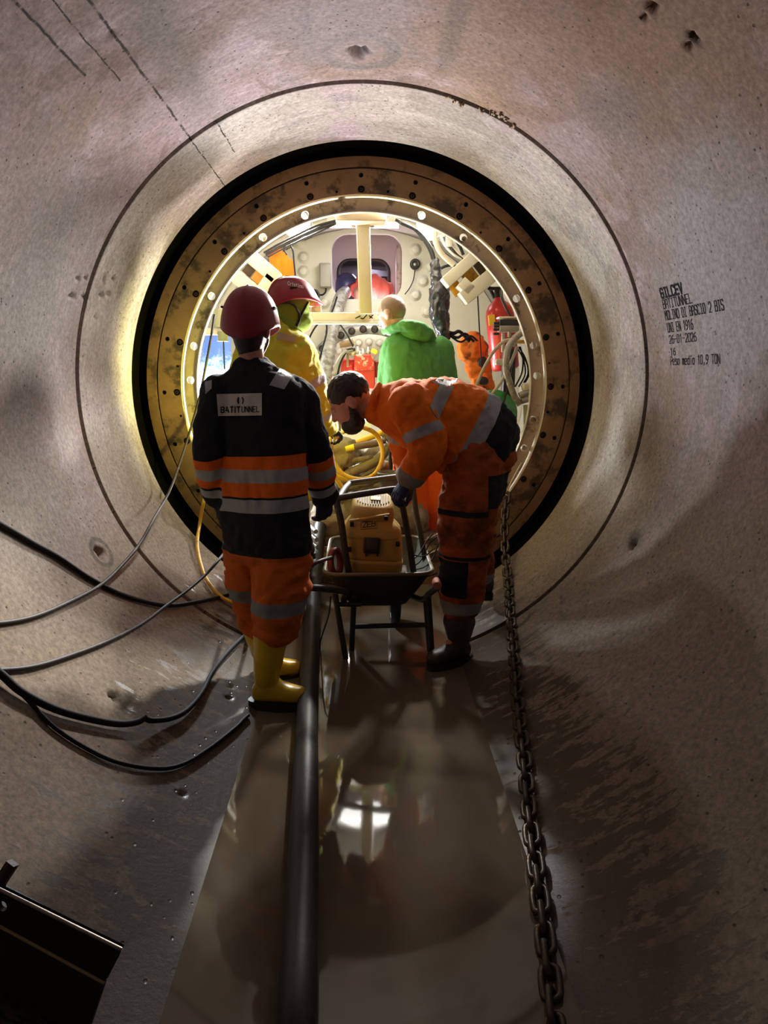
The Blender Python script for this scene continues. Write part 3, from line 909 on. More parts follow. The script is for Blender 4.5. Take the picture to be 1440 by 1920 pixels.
def remeshed(m, voxel, smooth_it=4, smooth_f=0.5):
    me = m.mesh('tmp', [])
    ob = bpy.data.objects.new('tmp', me)
    COL.objects.link(ob)
    r = ob.modifiers.new('r', 'REMESH')
    r.mode = 'VOXEL'
    r.voxel_size = voxel
    r.use_smooth_shade = True
    if smooth_it:
        s = ob.modifiers.new('s', 'SMOOTH')
        s.iterations = smooth_it
        s.factor = smooth_f
    dg = bpy.context.evaluated_depsgraph_get()
    out = bpy.data.meshes.new_from_object(ob.evaluated_get(dg))
    bpy.data.objects.remove(ob)
    bpy.data.meshes.remove(me)
    out.polygons.foreach_set('use_smooth', [True] * len(out.polygons))
    return out
def vco(me):
    a = np.empty(len(me.vertices) * 3)
    me.vertices.foreach_get('co', a)
    return a.reshape(-1, 3)
def poly_param(co, pts):
    """arc-length parameter and distance of every vertex to a polyline"""
    pts = np.array([tuple(p) for p in pts])
    bd = np.full(len(co), 1e9)
    bt = np.zeros(len(co))
    acc = 0.0
    for a, b in zip(pts[:-1], pts[1:]):
        d = b - a
        L = np.linalg.norm(d)
        t = np.clip(((co - a) @ d) / (L * L), 0, 1)
        dist = np.linalg.norm(co - (a + t[:, None] * d), axis=1)
        sel = dist < bd
        bd[sel] = dist[sel]
        bt[sel] = acc + t[sel] * L
        acc += L
    return bt, bd
def set_attr(me, name, vals):
    a = me.attributes.new(name, 'FLOAT', 'POINT')
    a.data.foreach_set('value', np.asarray(vals, dtype=np.float32))
def wrinkle(me, amp, freq, seed=0.0, fine=0.35, keep=None):
    """cloth folds: ridged anisotropic noise pushed along the normals; freq is a 3-vector in world axes"""
    co = vco(me)
    nr = np.empty(len(co) * 3)
    me.vertices.foreach_get('normal', nr)
    nr = nr.reshape(-1, 3)
    f = V(freq)
    d = np.empty(len(co))
    for i, p in enumerate(co):
        q = V((p[0] * f.x + seed, p[1] * f.y - seed, p[2] * f.z + seed * 0.5))
        n1 = noise.noise(q)
        n2 = noise.noise(q * 2.3 + V((5.1, 2.2, 7.7)))
        d[i] = (0.5 - abs(n1)) * 1.0 + (0.4 - abs(n2)) * fine
    if keep is not None:
        d *= keep
    co = co + nr * (d * amp)[:, None]
    me.vertices.foreach_set('co', co.ravel())
    me.update()
def part_of(me, name, material, parent):
    o = bpy.data.objects.new(name, me)
    me.name = name
    me.materials.clear()
    for q in (material if isinstance(material, (list, tuple)) else [material]):
        me.materials.append(q)
    COL.objects.link(o)
    if parent is not None:
        attach(o, parent)
    return o
def cloth(name, base, bands=(), rough=0.85, dirt=None, dirt_lo=0.5, dirt_hi=0.7):
    """bands: (conditions, colour, roughness); a condition is ('a', attribute, lo, hi) or ('d', direction, lo, hi)"""
    m, nt, b = new_mat(name)
    co = objco(nt)
    n1 = noise_n(nt, co, 6.0, 3, 0.6)
    c = mix(nt, n1, tuple(k * 0.8 for k in base), tuple(min(1, k * 1.2) for k in base))
    if dirt is not None:
        c = mix(nt, ramp(nt, noise_n(nt, co, 5.0, 5, 0.68), dirt_lo, dirt_hi), c, dirt)
    rg = None
    for conds, colr, rgh in bands:
        msk = None
        for cd in conds:
            if cd[0] == 'a':
                s = nd(nt, 'ShaderNodeAttribute', attribute_name=cd[1]).outputs['Fac']
            else:
                v = nd(nt, 'ShaderNodeVectorMath', operation='DOT_PRODUCT')
                lk(nt, co, v.inputs[0])
                v.inputs[1].default_value = cd[1]
                s = v.outputs['Value']
            k = math_n(nt, 'MULTIPLY', math_n(nt, 'GREATER_THAN', s, cd[2]), math_n(nt, 'LESS_THAN', s, cd[3]))
            msk = k if msk is None else math_n(nt, 'MULTIPLY', msk, k)
        colv = mix(nt, n1, tuple(k * 0.82 for k in colr), tuple(min(1, k * 1.18) for k in colr))
        c = mix(nt, msk, c, colv)
    lk(nt, c, b.inputs['Base Color'])
    b.inputs['Roughness'].default_value = rough
    b.inputs['Specular IOR Level'].default_value = 0.25
    h = math_n(nt, 'ADD', noise_n(nt, co, 22.0, 3, 0.65), math_n(nt, 'MULTIPLY', noise_n(nt, co, 240.0, 2), 0.15))
    bump_to(nt, b, h, 0.35, 0.008)
    return m
def skin_mat(name, col):
    m, nt, b = new_mat(name)
    co = objco(nt)
    c = mix(nt, noise_n(nt, co, 30.0, 5), tuple(k * 0.88 for k in col), tuple(k * 1.08 for k in col))
    lk(nt, c, b.inputs['Base Color'])
    b.inputs['Roughness'].default_value = 0.5
    bump_to(nt, b, noise_n(nt, co, 180.0, 3), 0.12, 0.002)
    return m
def head_prims(m, c, up, fwd, s=1.0, ears=True, nose=True):
    up = V(up).normalized()
    fwd = V(fwd)
    fwd = (fwd - up * fwd.dot(up)).normalized()
    sd = fwd.cross(up)
    c = V(c)
    ellipsoid(m, c + up * 0.035 * s - fwd * 0.012 * s, (sd * 0.074 * s, fwd * 0.096 * s, up * 0.092 * s))
    ellipsoid(m, c - up * 0.010 * s + fwd * 0.028 * s, (sd * 0.063 * s, fwd * 0.062 * s, up * 0.085 * s))
    ellipsoid(m, c - up * 0.072 * s + fwd * 0.038 * s, (sd * 0.047 * s, fwd * 0.050 * s, up * 0.042 * s))
    if nose:
        limb(m, [c + fwd * 0.086 * s + up * 0.018 * s, c + fwd * 0.103 * s - up * 0.018 * s], [0.009 * s, 0.014 * s], 10, 2)
        ellipsoid(m, c + fwd * 0.078 * s + up * 0.030 * s, (sd * 0.050 * s, fwd * 0.014 * s, up * 0.010 * s))
        ellipsoid(m, c + fwd * 0.083 * s - up * 0.050 * s, (sd * 0.024 * s, fwd * 0.010 * s, up * 0.010 * s))
    if ears:
        for q in (-1, 1):
            e = c + sd * q * 0.074 * s - fwd * 0.010 * s
            ellipsoid(m, e, (sd * 0.012 * s, (fwd * 0.86 + up * 0.2).normalized() * 0.020 * s, up * 0.034 * s), 12, 8)
            ellipsoid(m, e + sd * q * 0.010 * s - fwd * 0.010 * s + up * 0.006 * s, (sd * 0.006 * s, fwd * 0.013 * s, up * 0.028 * s), 10, 6)
    return up, fwd, sd
def body(name, J, parent, voxel, smat):
    """one continuous figure under the clothes"""
    m = MB()
    head_prims(m, J['head'], J['hup'], J['hfwd'], J.get('hs', 1.0))
    limb(m, [V(J['head']) - V(J['hup']).normalized() * 0.05 - V(J['hfwd']).normalized() * 0.02, J['neck'], V(J['neck']) + (V(J['chest']) - V(J['neck'])) * 0.4], [0.052, 0.056, 0.08], 14)
    lat = (V(J['sh_r']) - V(J['sh_l'])).normalized()
    ax = (V(J['pelvis']) - V(J['neck'])).normalized()
    dep = lat.cross(ax).normalized()
    nk, ch, pv = V(J['neck']), V(J['chest']), V(J['pelvis'])
    loft(m, [(nk + (ch - nk) * 0.35, lat * 0.13, dep * 0.075), (ch, lat * 0.155, dep * 0.10), ((ch + pv) / 2, lat * 0.135, dep * 0.095), (pv, lat * 0.145, dep * 0.10)])
    for s in 'lr':
        limb(m, [J['sh_' + s], J['el_' + s], J['wr_' + s]], [0.050, 0.040, 0.028], 12)
        limb(m, [J['hip_' + s], J['kn_' + s], J['an_' + s]], [0.078, 0.055, 0.038], 12)
        limb(m, [V(J['an_' + s]) - V((0, 0, 0.03)), J['toe_' + s]], [0.036, 0.028], 12)
        d, pn, sd, cu = J['hand_' + s]
        hand(m, J['wr_' + s], d, pn, sd, 1.0, cu)
    me = remeshed(m, voxel, 3, 0.4)
    return part_of(me, name, smat, parent)
def helmet(parent, c, up, fwd, mt, sx=0.122, sy=0.148, sz=0.125, drop=0.05, visor=0.04, name='helmet'):
    """hard hat: domed shell with wavy rim, short peak, ridge and vents"""
    up = V(up).normalized()
    fwd = V(fwd)
    fwd = (fwd - up * fwd.dot(up)).normalized()
    sd = fwd.cross(up)
    c = V(c)
    m = MB()
    n, k = 40, 14
    def pt(j, i, off):
        a = 2 * PI * j / n
        ca, sa = math.cos(a), math.sin(a)
        low = -drop * (0.55 + 0.45 * math.cos(2 * a)) - 0.018 * (ca < 0) * ca * ca
        t = i / k
        ph = t * PI / 2
        hgt = math.sin(ph) * sz * (1 if ph > 0 else 1)
        rad = math.cos(ph) ** 0.86
        z = low * (1 - t) ** 3 + hgt
        ex = 1.0 + 0.03 * (1 - t) ** 6
        pk = visor * max(0, ca) ** 3 * (1 - t) ** 7
        ridge = 0.006 * math.exp(-(sa / 0.16) ** 2) * math.sin(min(1, t * 1.3) * PI / 2)
        return c + fwd * (ca * rad * sy * ex + pk * ca) + sd * (sa * rad * sx * ex) + up * (z + ridge) - (fwd * ca * rad + sd * sa * rad + up * math.sin(ph)).normalized() * off
    vs, fs = [], []
    for off in (0, 0.006):
        for i in range(k + 1):
            for j in range(n):
                vs.append(pt(j, i, off))
    L = (k + 1) * n
    for o in (0, L):
        for i in range(k):
            for j in range(n):
                q = (o + i * n + j, o + i * n + (j + 1) % n, o + (i + 1) * n + (j + 1) % n, o + (i + 1) * n + j)
                fs.append(q if o == 0 else q[::-1])
    for j in range(n):
        fs.append((j, L + j, L + (j + 1) % n, (j + 1) % n))
    m.add(vs, fs, 0, True)
    h = m.build(name, mt, parent)
    for q in (-1, 1):
        for r in (0.25, 0.60):
            m = MB()
            p = c + sd * q * sx * 0.93 * math.cos(r * 0.9) + up * (sz * 0.42 + 0.012 * r) + fwd * (r - 0.42) * 0.12
            m.bevbox(p, (0.012, 0.045, 0.010), 0.004, Matrix((sd, fwd, up)).transposed())
            m.build('vent', M_BLACKHOLE, h)
    return h
def boot(parent, top, ankle, fdir, L, mats, r_top=0.085, r_ank=0.055, sole=0.03, ground=None, name='boot', wide=0.05):
    """wellington: shaft, rounded foot and a dark lugged sole"""
    fdir = V(fdir).normalized()
    top, ankle = V(top), V(ankle)
    gz = ground
    m = MB()
    fl = V((fdir.x, fdir.y, 0)).normalized()
    sd = fl.cross(V((0, 0, 1)))
    up = V((0, 0, 1))
    heel = V((ankle.x, ankle.y, gz + sole)) - fl * 0.055
    limb(m, [top, top + (ankle - top) * 0.55, ankle], [r_top, r_top * 0.86, r_ank], 18)
    loft(m, [(heel + up * 0.045, sd * 0.040, up * 0.045), (heel + fl * 0.05 + up * 0.06, sd * 0.046, up * 0.062), (heel + fl * L * 0.45 + up * 0.052, sd * 0.046, up * 0.052),
             (heel + fl * L * 0.72 + up * 0.040, sd * wide, up * 0.040), (heel + fl * L * 0.95 + up * 0.035, sd * wide * 0.8, up * 0.035)], 18, 2.4)
    me = remeshed(m, 0.009, 5, 0.5)
    b = part_of(me, name, mats[0], parent)
    m = MB()
    out = []
    for t in range(24):
        a = 2 * PI * t / 24
        ca, sa = math.cos(a), math.sin(a)
        cx = L * 0.44 + ca * (L * 0.5 + 0.022)
        wd = (0.049 if cx < L * 0.4 else wide * 1.06) * math.copysign(abs(sa) ** 0.75, sa)
        out.append(heel + fl * cx + sd * wd)
    lo = [V((p.x, p.y, gz)) for p in out]
    hi = [V((p.x, p.y, gz + sole + 0.006)) for p in out]
    n = 24
    m.add(lo + hi, [tuple(range(n))[::-1], tuple(range(n, 2 * n))] + [(i, (i + 1) % n, n + (i + 1) % n, n + i) for i in range(n)])
    m.build('sole', mats[1], b)
    m = MB()
    ax = (top - ankle).normalized()
    u = ax.cross(fl).normalized()
    w = ax.cross(u)
    m.tube([top + ax * (r_top * 0.72) + (u * math.cos(2 * PI * k / 20) + w * math.sin(2 * PI * k / 20)) * r_top * 0.80 for k in range(20)], 0.007, 8, closed=True)
    m.build('boot_rim', mats[0], b)
    return b
def bvh_of(o):
    from mathutils.bvhtree import BVHTree
    me = o.data
    return BVHTree.FromPolygons([v.co.copy() for v in me.vertices], [tuple(p.vertices) for p in me.polygons])
def hit(bvh, x, y, off):
    d = ray(x, y).normalized()
    p, nrm, i, dist = bvh.ray_cast(CAM, d)
    if p is None:
        return None
    return p - d * off
def drape(bvh, quad, off, nx=10, ny=6):
    """patch sewn onto a garment: four picture corners, grid dropped onto the cloth"""
    (a, b, c, d) = (Vector(q) for q in quad)
    vs, last = [], None
    for j in range(ny + 1):
        for i in range(nx + 1):
            u, v = i / nx, j / ny
            p = (a * (1 - u) + b * u) * (1 - v) + (d * (1 - u) + c * u) * v
            vs.append(hit(bvh, p.x, p.y, off))
    good = [q for q in vs if q is not None]
    for i, q in enumerate(vs):
        if q is None:
            j = min((j for j in range(len(vs)) if vs[j] is not None), key=lambda j: abs(j % (nx + 1) - i % (nx + 1)) + abs(j // (nx + 1) - i // (nx + 1)), default=None)
            vs[i] = vs[j].copy() if j is not None else V((0, 3, 0))
            vs[i] = vs[i] if good else V((0, 3, 0))
    fs = [(j * (nx + 1) + i, j * (nx + 1) + i + 1, (j + 1) * (nx + 1) + i + 1, (j + 1) * (nx + 1) + i) for j in range(ny) for i in range(nx)]
    return vs, fs
def drape_text(bvh, s, x, y, dx, dy, hpx, off, pen, wpx, pointed=True, gap=0.3):
    vs, fs = stroke_text(s, wpx, hpx, pen, gap, pointed)
    out = []
    for vx, vy in vs:
        h = hit(bvh, x + dx * vx, y + dy * vx - vy, off)
        out.append(h if h is not None else (out[-1] if out else V((0, 3, 0))))
    return out, fs

SKIN = skin_mat('tanned_skin', (0.50, 0.27, 0.18))
SKIN_PALE = skin_mat('fair_skin', (0.52, 0.30, 0.22))
HAIR = mat('dark_hair', (0.014, 0.010, 0.008), 0.5, 0, 0.4, 60, bump=0.6, bdist=0.004)
GLOVE = cloth('navy_glove', (0.030, 0.040, 0.085))
GLOVE_DARK = cloth('black_glove', (0.022, 0.022, 0.024))
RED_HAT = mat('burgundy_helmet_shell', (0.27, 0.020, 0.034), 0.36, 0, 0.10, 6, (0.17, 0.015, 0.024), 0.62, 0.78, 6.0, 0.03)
BOOT_Y = mat('yellow_rubber_boot', (0.62, 0.42, 0.015), 0.32, 0, 0.12, 9, (0.30, 0.19, 0.03), 0.62, 0.78, 5.0, 0.06)
SOLE = mat('black_boot_sole', (0.015, 0.014, 0.013), 0.55, 0, 0.3, 20)
BOOT_B = mat('muddy_dark_boot', (0.045, 0.032, 0.024), 0.5, 0, 0.3, 9, (0.10, 0.075, 0.05), 0.55, 0.7, 8.0, 0.3)
GREY_TAPE = (0.34, 0.36, 0.37)
HI_ORANGE = (0.78, 0.145, 0.012)
BLACK_CL = (0.013, 0.014, 0.017)
# ================================================================== worker in the black jacket (foreground, back turned)
Y1 = 3.06
p1 = thing('person', 'person in black and orange work jacket, burgundy helmet and yellow boots, seen from behind', 'person', onpipe(500, 1318))
f1 = V((0.42, 0.91, 0)).normalized()
l1 = V((0.91, -0.42, 0))
def A1(x, y, dy=0.0):
    return at(x, y, Y1 + dy)
J = dict(head=A1(470, 622, 0.02), hup=(0.02, -0.02, 1), hfwd=(0.10, 0.98, -0.12), neck=A1(474, 688), chest=A1(488, 780), pelvis=A1(498, 985),
         sh_l=A1(418, 732), el_l=A1(396, 845, -0.05), wr_l=A1(408, 925, 0.02), sh_r=A1(556, 742, 0.0), el_r=A1(588, 850, 0.03), wr_r=A1(606, 925, 0.12),
         hip_l=A1(468, 1000, 0.06), kn_l=A1(470, 1105, 0.12), an_l=A1(492, 1225, 0.24), toe_l=A1(548, 1262, 0.28),
         hip_r=A1(530, 1000, -0.04), kn_r=A1(526, 1110, -0.06), an_r=A1(500, 1270, -0.06), toe_r=A1(545, 1302, -0.08),
         hand_l=((0.1, 0.25, -1), (0.6, 0.6, 0), (0.3, 1, 0), 0.6), hand_r=((0.05, 0.22, -1), (-0.7, 0.6, 0), (0.2, 1, 0), 0.55))
body('body', J, p1, 0.0075, SKIN)
def sec1(x, y, half, dep, dy=0.0):
    k = 0.00236
    return (A1(x, y, dy), l1 * half * k * 1.06, f1 * dep)
m = MB()
loft(m, [sec1(473, 678, 26, 0.062), sec1(476, 692, 36, 0.075), sec1(481, 708, 66, 0.098), sec1(486, 735, 84, 0.118), sec1(487, 790, 84, 0.13), sec1(487, 850, 84, 0.13),
         sec1(488, 910, 84, 0.128), sec1(492, 960, 82, 0.128), sec1(499, 1000, 79, 0.128), sec1(501, 1020, 78, 0.126)], 28, 2.3)
armL = [A1(412, 738), A1(393, 848, -0.05), A1(407, 928, 0.02)]
armR = [A1(556, 745), A1(590, 850, 0.03), A1(607, 930, 0.12)]
limb(m, armL, [0.078, 0.064, 0.050], 16)
limb(m, armR, [0.082, 0.072, 0.056], 16)
me = remeshed(m, 0.011, 7, 0.5)
wrinkle(me, 0.020, (8, 8, 5), 3.1, 0.5)
wrinkle(me, 0.010, (20, 20, 11), 7.4, 0.4)
co = vco(me)
ta, da = poly_param(co, armL); tb, db = poly_param(co, armR); tt, dt = poly_param(co, [A1(474, 680), A1(488, 850), A1(501, 1040)])
arm = np.minimum(da / 0.075, db / 0.082)
set_attr(me, 'arm', dt / 0.165 - arm)
set_attr(me, 'ta', np.where(da < db, ta, tb))
def tpx(y):
    return float(poly_param(np.array([tuple(A1(490, y))]), [A1(474, 680), A1(488, 850), A1(501, 1040)])[0][0])
T = lambda y: tpx(y)
on_arm, off_arm = ('a', 'arm', 0.0, 99.0), ('a', 'arm', -99.0, 0.0)
aL = (V(armL[1]) - V(armL[0])).length
jm = cloth('black_hi_vis_jacket', BLACK_CL, [
    ([off_arm, ('a', 'tt', T(849), T(923))], HI_ORANGE, 0.7), ([off_arm, ('a', 'tt', T(873), T(897))], GREY_TAPE, 0.5), ([off_arm, ('a', 'tt', T(927), T(951))], GREY_TAPE, 0.5),
    ([on_arm, ('a', 'ta', 0.265, 0.40)], HI_ORANGE, 0.7), ([on_arm, ('a', 'ta', 0.31, 0.36)], GREY_TAPE, 0.5), ([on_arm, ('a', 'ta', 0.415, 0.455)], GREY_TAPE, 0.5)], 0.85)
set_attr(me, 'tt', tt)
jk = part_of(me, 'jacket', jm, p1)
bv = bvh_of(jk)
TAPE = cloth('reflective_tape', GREY_TAPE, rough=0.5)
for quad in (((524, 691), (551, 700), (533, 730), (505, 722)), ((384, 716), (397, 712), (397, 728), (385, 739))):
    vs, fs = drape(bv, quad, 0.004, 6, 6)
    m = MB(); m.add(vs, fs, 0, True)
    m.build('shoulder_tape', TAPE, jk)
vs, fs = drape(bv, ((406, 739), (491, 737), (491, 779), (409, 780)), 0.005, 14, 8)
m = MB(); m.add(vs, fs, 0, True)
patch = m.build('back_patch', cloth('white_print_panel', (0.55, 0.53, 0.50), rough=0.7), jk)
m = MB()
vs, fs = drape_text(bv, 'BATIT', 414.5, 773.5, 1, -0.02, 10, 0.007, 2.0, 35.5, True, 0.5); m.add(vs, fs)
vs, fs = drape_text(bv, 'UNNEL', 453.5, 772.7, 1, -0.015, 10, 0.007, 1.4, 32, True, 0.5); m.add(vs, fs)
for sgn in (-1, 1):
    o1, i1 = [], []
    for k in range(9):
        a = math.radians(-62 + 124 * k / 8)
        o1.append((450.5 + sgn * (1.0 + 5.2 * math.cos(a)), 751 - 8.0 * math.sin(a)))
        i1.append((450.5 + sgn * (1.0 + (1.5 if sgn < 0 else 3.3) * math.cos(a)), 751 - 5.4 * math.sin(a)))
    vs = [hit(bv, *p, 0.007) for p in o1 + i1]
    m.add(vs, [(k, k + 1, 9 + k + 1, 9 + k) for k in range(8)])
m.build('logo', M_INK, jk)
# trousers
m = MB()
loft(m, [sec1(500, 975, 70, 0.115), sec1(502, 1010, 77, 0.12), sec1(504, 1040, 74, 0.118)], 24)
def A1b(x, y, dy): return A1(x, y, dy)
legR = [A1(532, 1020, -0.03), A1(528, 1090, -0.05), A1(523, 1150, -0.06), A1(518, 1172, -0.06)]
legL = [A1(470, 1020, 0.07), A1(470, 1090, 0.13), A1(480, 1150, 0.18), A1(486, 1175, 0.20)]
limb(m, legR, [0.115, 0.118, 0.102, 0.090], 18)
limb(m, legL, [0.105, 0.098, 0.082, 0.076], 18)
me = remeshed(m, 0.011, 5, 0.5)
wrinkle(me, 0.034, (6, 6, 10), 8.7, 0.4)
wrinkle(me, 0.014, (14, 14, 24), 2.2, 0.4)
co = vco(me)
set_attr(me, 'zz', co[:, 2])
zz = lambda y: A1(520, y, -0.05).z
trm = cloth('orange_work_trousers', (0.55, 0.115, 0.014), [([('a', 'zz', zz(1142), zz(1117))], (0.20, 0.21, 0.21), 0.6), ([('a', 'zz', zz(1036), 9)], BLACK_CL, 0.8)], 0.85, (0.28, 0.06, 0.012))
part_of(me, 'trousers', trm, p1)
# boots
gR = onpipe(500, 1330).z
boot(p1, A1(509, 1180, -0.06), A1(500, 1268, -0.06), (0.88, -0.10, 0), 0.235, (BOOT_Y, SOLE), 0.082, 0.060, 0.045, A1(500, 1330, -0.06).z)
boot(p1, A1(487, 1185, 0.20), A1(500, 1240, 0.26), (0.95, 0.2, 0), 0.225, (BOOT_Y, SOLE), 0.078, 0.056, 0.03, A1(520, 1278, 0.26).z)
# gloves
for s, th in (('l', 1.2), ('r', 1.28)):
    m = MB()
    d, pn, sd, cu = J['hand_' + s]
    hand(m, J['wr_' + s], d, pn, sd, 1.06, cu, th)
    limb(m, [V(J['wr_' + s]) - V(d).normalized() * 0.05, J['wr_' + s]], [0.042, 0.038], 12)
    part_of(remeshed(m, 0.0055, 2, 0.4), 'glove', GLOVE, p1)
# hair at the nape and helmet
m = MB()
hu, hf = V(J['hup']).normalized(), V(J['hfwd']).normalized()
ellipsoid(m, V(J['head']) + hu * 0.012 - hf * 0.022, (hf.cross(hu) * 0.081, hf * 0.094, hu * 0.098))
limb(m, [V(J['head']) - hu * 0.045 - hf * 0.030, V(J['head']) - hu * 0.098 - hf * 0.020], [0.062, 0.050], 14)
part_of(remeshed(m, 0.01, 2), 'hair', HAIR, p1)
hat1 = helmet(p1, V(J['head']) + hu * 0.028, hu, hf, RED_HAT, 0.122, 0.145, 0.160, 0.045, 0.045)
m = MB()
for x, y in ((437, 642), (503, 645)):
    m.tube(smooth_path([at(x, y - 20, Y1 + 0.0), at(x + (4 if x < 470 else -2), y, Y1 + 0.06), at(470 + (x - 470) * 0.55, y + 26, Y1 + 0.12)], 5), 0.006, 6, flat=0.5)
m.build('chin_strap', M_RUBBER, hat1)

# ================================================================== worker bending over the wheelbarrow (orange jacket)
Y4 = 3.56
p4 = thing('person', 'bearded person in orange high-visibility jacket bending over the wheelbarrow', 'person', onpipe(862, 1232))
def A4(x, y, dy=0.0):
    return at(x, y, Y4 + dy)
J4 = dict(head=A4(658, 757, 0.0), hup=(-0.56, 0.05, 0.83), hfwd=(-0.83, 0.05, -0.56), neck=A4(704, 756), chest=A4(775, 770), pelvis=A4(915, 855),
          sh_l=A4(765, 765, -0.17), el_l=A4(800, 842, -0.20), wr_l=A4(768, 898, -0.17), sh_r=A4(755, 768, 0.17), el_r=A4(757, 835, 0.20), wr_r=A4(768, 905, 0.16),
          hip_l=A4(895, 875, -0.10), kn_l=A4(874, 1010, -0.16), an_l=A4(862, 1175, -0.08), toe_l=A4(835, 1222, -0.12),
          hip_r=A4(912, 875, 0.10), kn_r=A4(895, 985, 0.24), an_r=A4(900, 1085, 0.42), toe_r=A4(895, 1105, 0.50),
          hand_l=((-0.62, -0.1, -0.75), (0.5, 0.2, -0.6), (-0.3, 0.9, 0.1), 0.75), hand_r=((-0.1, -0.1, -1), (-0.9, 0, 0), (-0.3, -0.9, 0.1), 0.9), hs=1.12)
body('body', J4, p4, 0.0075, SKIN)
ax4 = (A4(905, 838) - A4(715, 750)).normalized()
side4 = V((0, 1, 0))
def sec4(x, y, half, wid, tilt=0.0):
    n = side4.cross(ax4).normalized()
    if tilt:
        n = Matrix.Rotation(tilt, 3, 'Y') @ n
    return (A4(x, y), side4 * wid, n * half * 0.00275)
m = MB()
loft(m, [sec4(702, 757, 28, 0.075), sec4(716, 756, 36, 0.09), sec4(738, 758, 46, 0.155), sec4(770, 768, 58, 0.20), sec4(812, 782, 73, 0.205), sec4(855, 802, 83, 0.20), sec4(888, 822, 82, 0.195), sec4(915, 836, 76, 0.19), sec4(928, 843, 68, 0.18)], 28, 2.2)
arm4L = [A4(772, 762, -0.16), A4(802, 838, -0.20), A4(772, 888, -0.175)]
arm4R = [A4(758, 770, 0.17), A4(760, 835, 0.20), A4(768, 892, 0.16)]
limb(m, arm4L, [0.100, 0.086, 0.066], 18)
limb(m, arm4R, [0.092, 0.078, 0.060], 16)
me = remeshed(m, 0.011, 6, 0.5)
wrinkle(me, 0.026, (8, 5, 6), 12.3, 0.5)
wrinkle(me, 0.014, (20, 12, 15), 4.9, 0.5)
co = vco(me)
ta, da = poly_param(co, arm4L); tb, db = poly_param(co, arm4R)
tax = [A4(700, 752), A4(800, 778), A4(930, 850)]
tt, dt = poly_param(co, tax)
set_attr(me, 'arm', dt / 0.20 - np.minimum(da / 0.098, db / 0.092))
set_attr(me, 'ta', np.where(da < db, ta, tb))
set_attr(me, 'tt', tt)
Tq = lambda x, y: float(poly_param(np.array([tuple(A4(x, y))]), tax)[0][0])
jm4 = cloth('orange_hi_vis_jacket', (0.86, 0.185, 0.012), [
    ([off_arm, ('a', 'tt', Tq(866, 815), Tq(893, 828))], GREY_TAPE, 0.5), ([off_arm, ('a', 'tt', Tq(893, 828), 9)], BLACK_CL, 0.8),
    ([on_arm, ('a', 'ta', 0.115, 0.165)], GREY_TAPE, 0.5), ([on_arm, ('a', 'ta', 0.36, 0.43)], (0.26, 0.26, 0.22), 0.5)], 0.8)
jk4 = part_of(me, 'jacket', jm4, p4)
bv4 = bvh_of(jk4)
for quad in (((832, 704), (858, 710), (822, 786), (806, 762)), ((720, 706), (770, 694), (775, 700), (726, 712)), ((770, 694), (846, 714), (838, 727), (775, 702))):
    vs, fs = drape(bv4, quad, 0.004, 6, 10)
    m = MB(); m.add(vs, fs, 0, True)
    m.build('reflective_tape', TAPE, jk4)
m = MB()
m.tube(smooth_path([A4(712, 722, -0.02), A4(701, 745, -0.09), A4(704, 775, -0.06), A4(716, 792, 0.02)], 6), [0.020] * 19, 8)
part_of(remeshed(m, 0.006, 2), 'collar', jm4, p4)
m = MB()
legN = [A4(893, 865, -0.09), A4(878, 960, -0.14), A4(870, 1050, -0.15), A4(864, 1128, -0.10)]
legF = [A4(912, 872, 0.10), A4(896, 960, 0.20), A4(892, 1020, 0.32), A4(897, 1078, 0.41)]
loft(m, [sec4(888, 830, 62, 0.16), sec4(914, 850, 62, 0.175, 0.3), sec4(912, 880, 56, 0.175, 0.7)], 22)
limb(m, legN, [0.142, 0.135, 0.112, 0.098], 18)
limb(m, legF, [0.115, 0.105, 0.090, 0.078], 18)
me = remeshed(m, 0.012, 5, 0.5)
wrinkle(me, 0.030, (7, 5, 8), 5.5, 0.45)
wrinkle(me, 0.014, (16, 12, 20), 9.1, 0.4)
co = vco(me)
set_attr(me, 'zz', co[:, 2])
zq = lambda y: A4(865, y, -0.1).z
trm4 = cloth('orange_and_black_trousers', (0.36, 0.075, 0.013), [
    ([('a', 'zz', zq(1143), zq(1120))], (0.24, 0.24, 0.23), 0.6),
    ([('a', 'zz', zq(1108), zq(1038)), ('d', (1, 0, 0), -9, A4(868, 1070, -0.1).x)], BLACK_CL, 0.8),
    ([('a', 'zz', zq(945), zq(885)), ('d', (1, 0, 0), A4(905, 920, -0.1).x, 9)], BLACK_CL, 0.8),
    ([('a', 'zz', zq(958), zq(948)), ('d', (1, 0, 0), -9, A4(900, 950).x)], BLACK_CL, 0.8),
    ([('a', 'zz', zq(1036), zq(1030))], BLACK_CL, 0.8)], 0.85, (0.13, 0.038, 0.014), 0.46, 0.66)
part_of(me, 'trousers', trm4, p4)
boot(p4, A4(861, 1165, -0.09), A4(860, 1195, -0.08), (-0.75, -0.45, 0), 0.25, (BOOT_B, SOLE), 0.088, 0.065, 0.03, onpipe(860, 1236).z)
boot(p4, A4(905, 1075, 0.42), A4(908, 1092, 0.42), (-0.2, 0.9, 0), 0.24, (BOOT_B, SOLE), 0.07, 0.06, 0.03, A4(908, 1118, 0.42).z)
for s in 'lr':
    m = MB()
    d, pn, sd, cu = J4['hand_' + s]
    hand(m, J4['wr_' + s], d, pn, sd, 1.1, cu, 1.3)
    limb(m, [V(J4['wr_' + s]) - V(d).normalized() * 0.06, J4['wr_' + s]], [0.052, 0.044], 12)
    part_of(remeshed(m, 0.0055, 2, 0.4), 'glove', GLOVE, p4)
m = MB()
hu, hf = V(J4['hup']).normalized(), V(J4['hfwd']).normalized()
sd = hf.cross(hu)
hs = 1.12
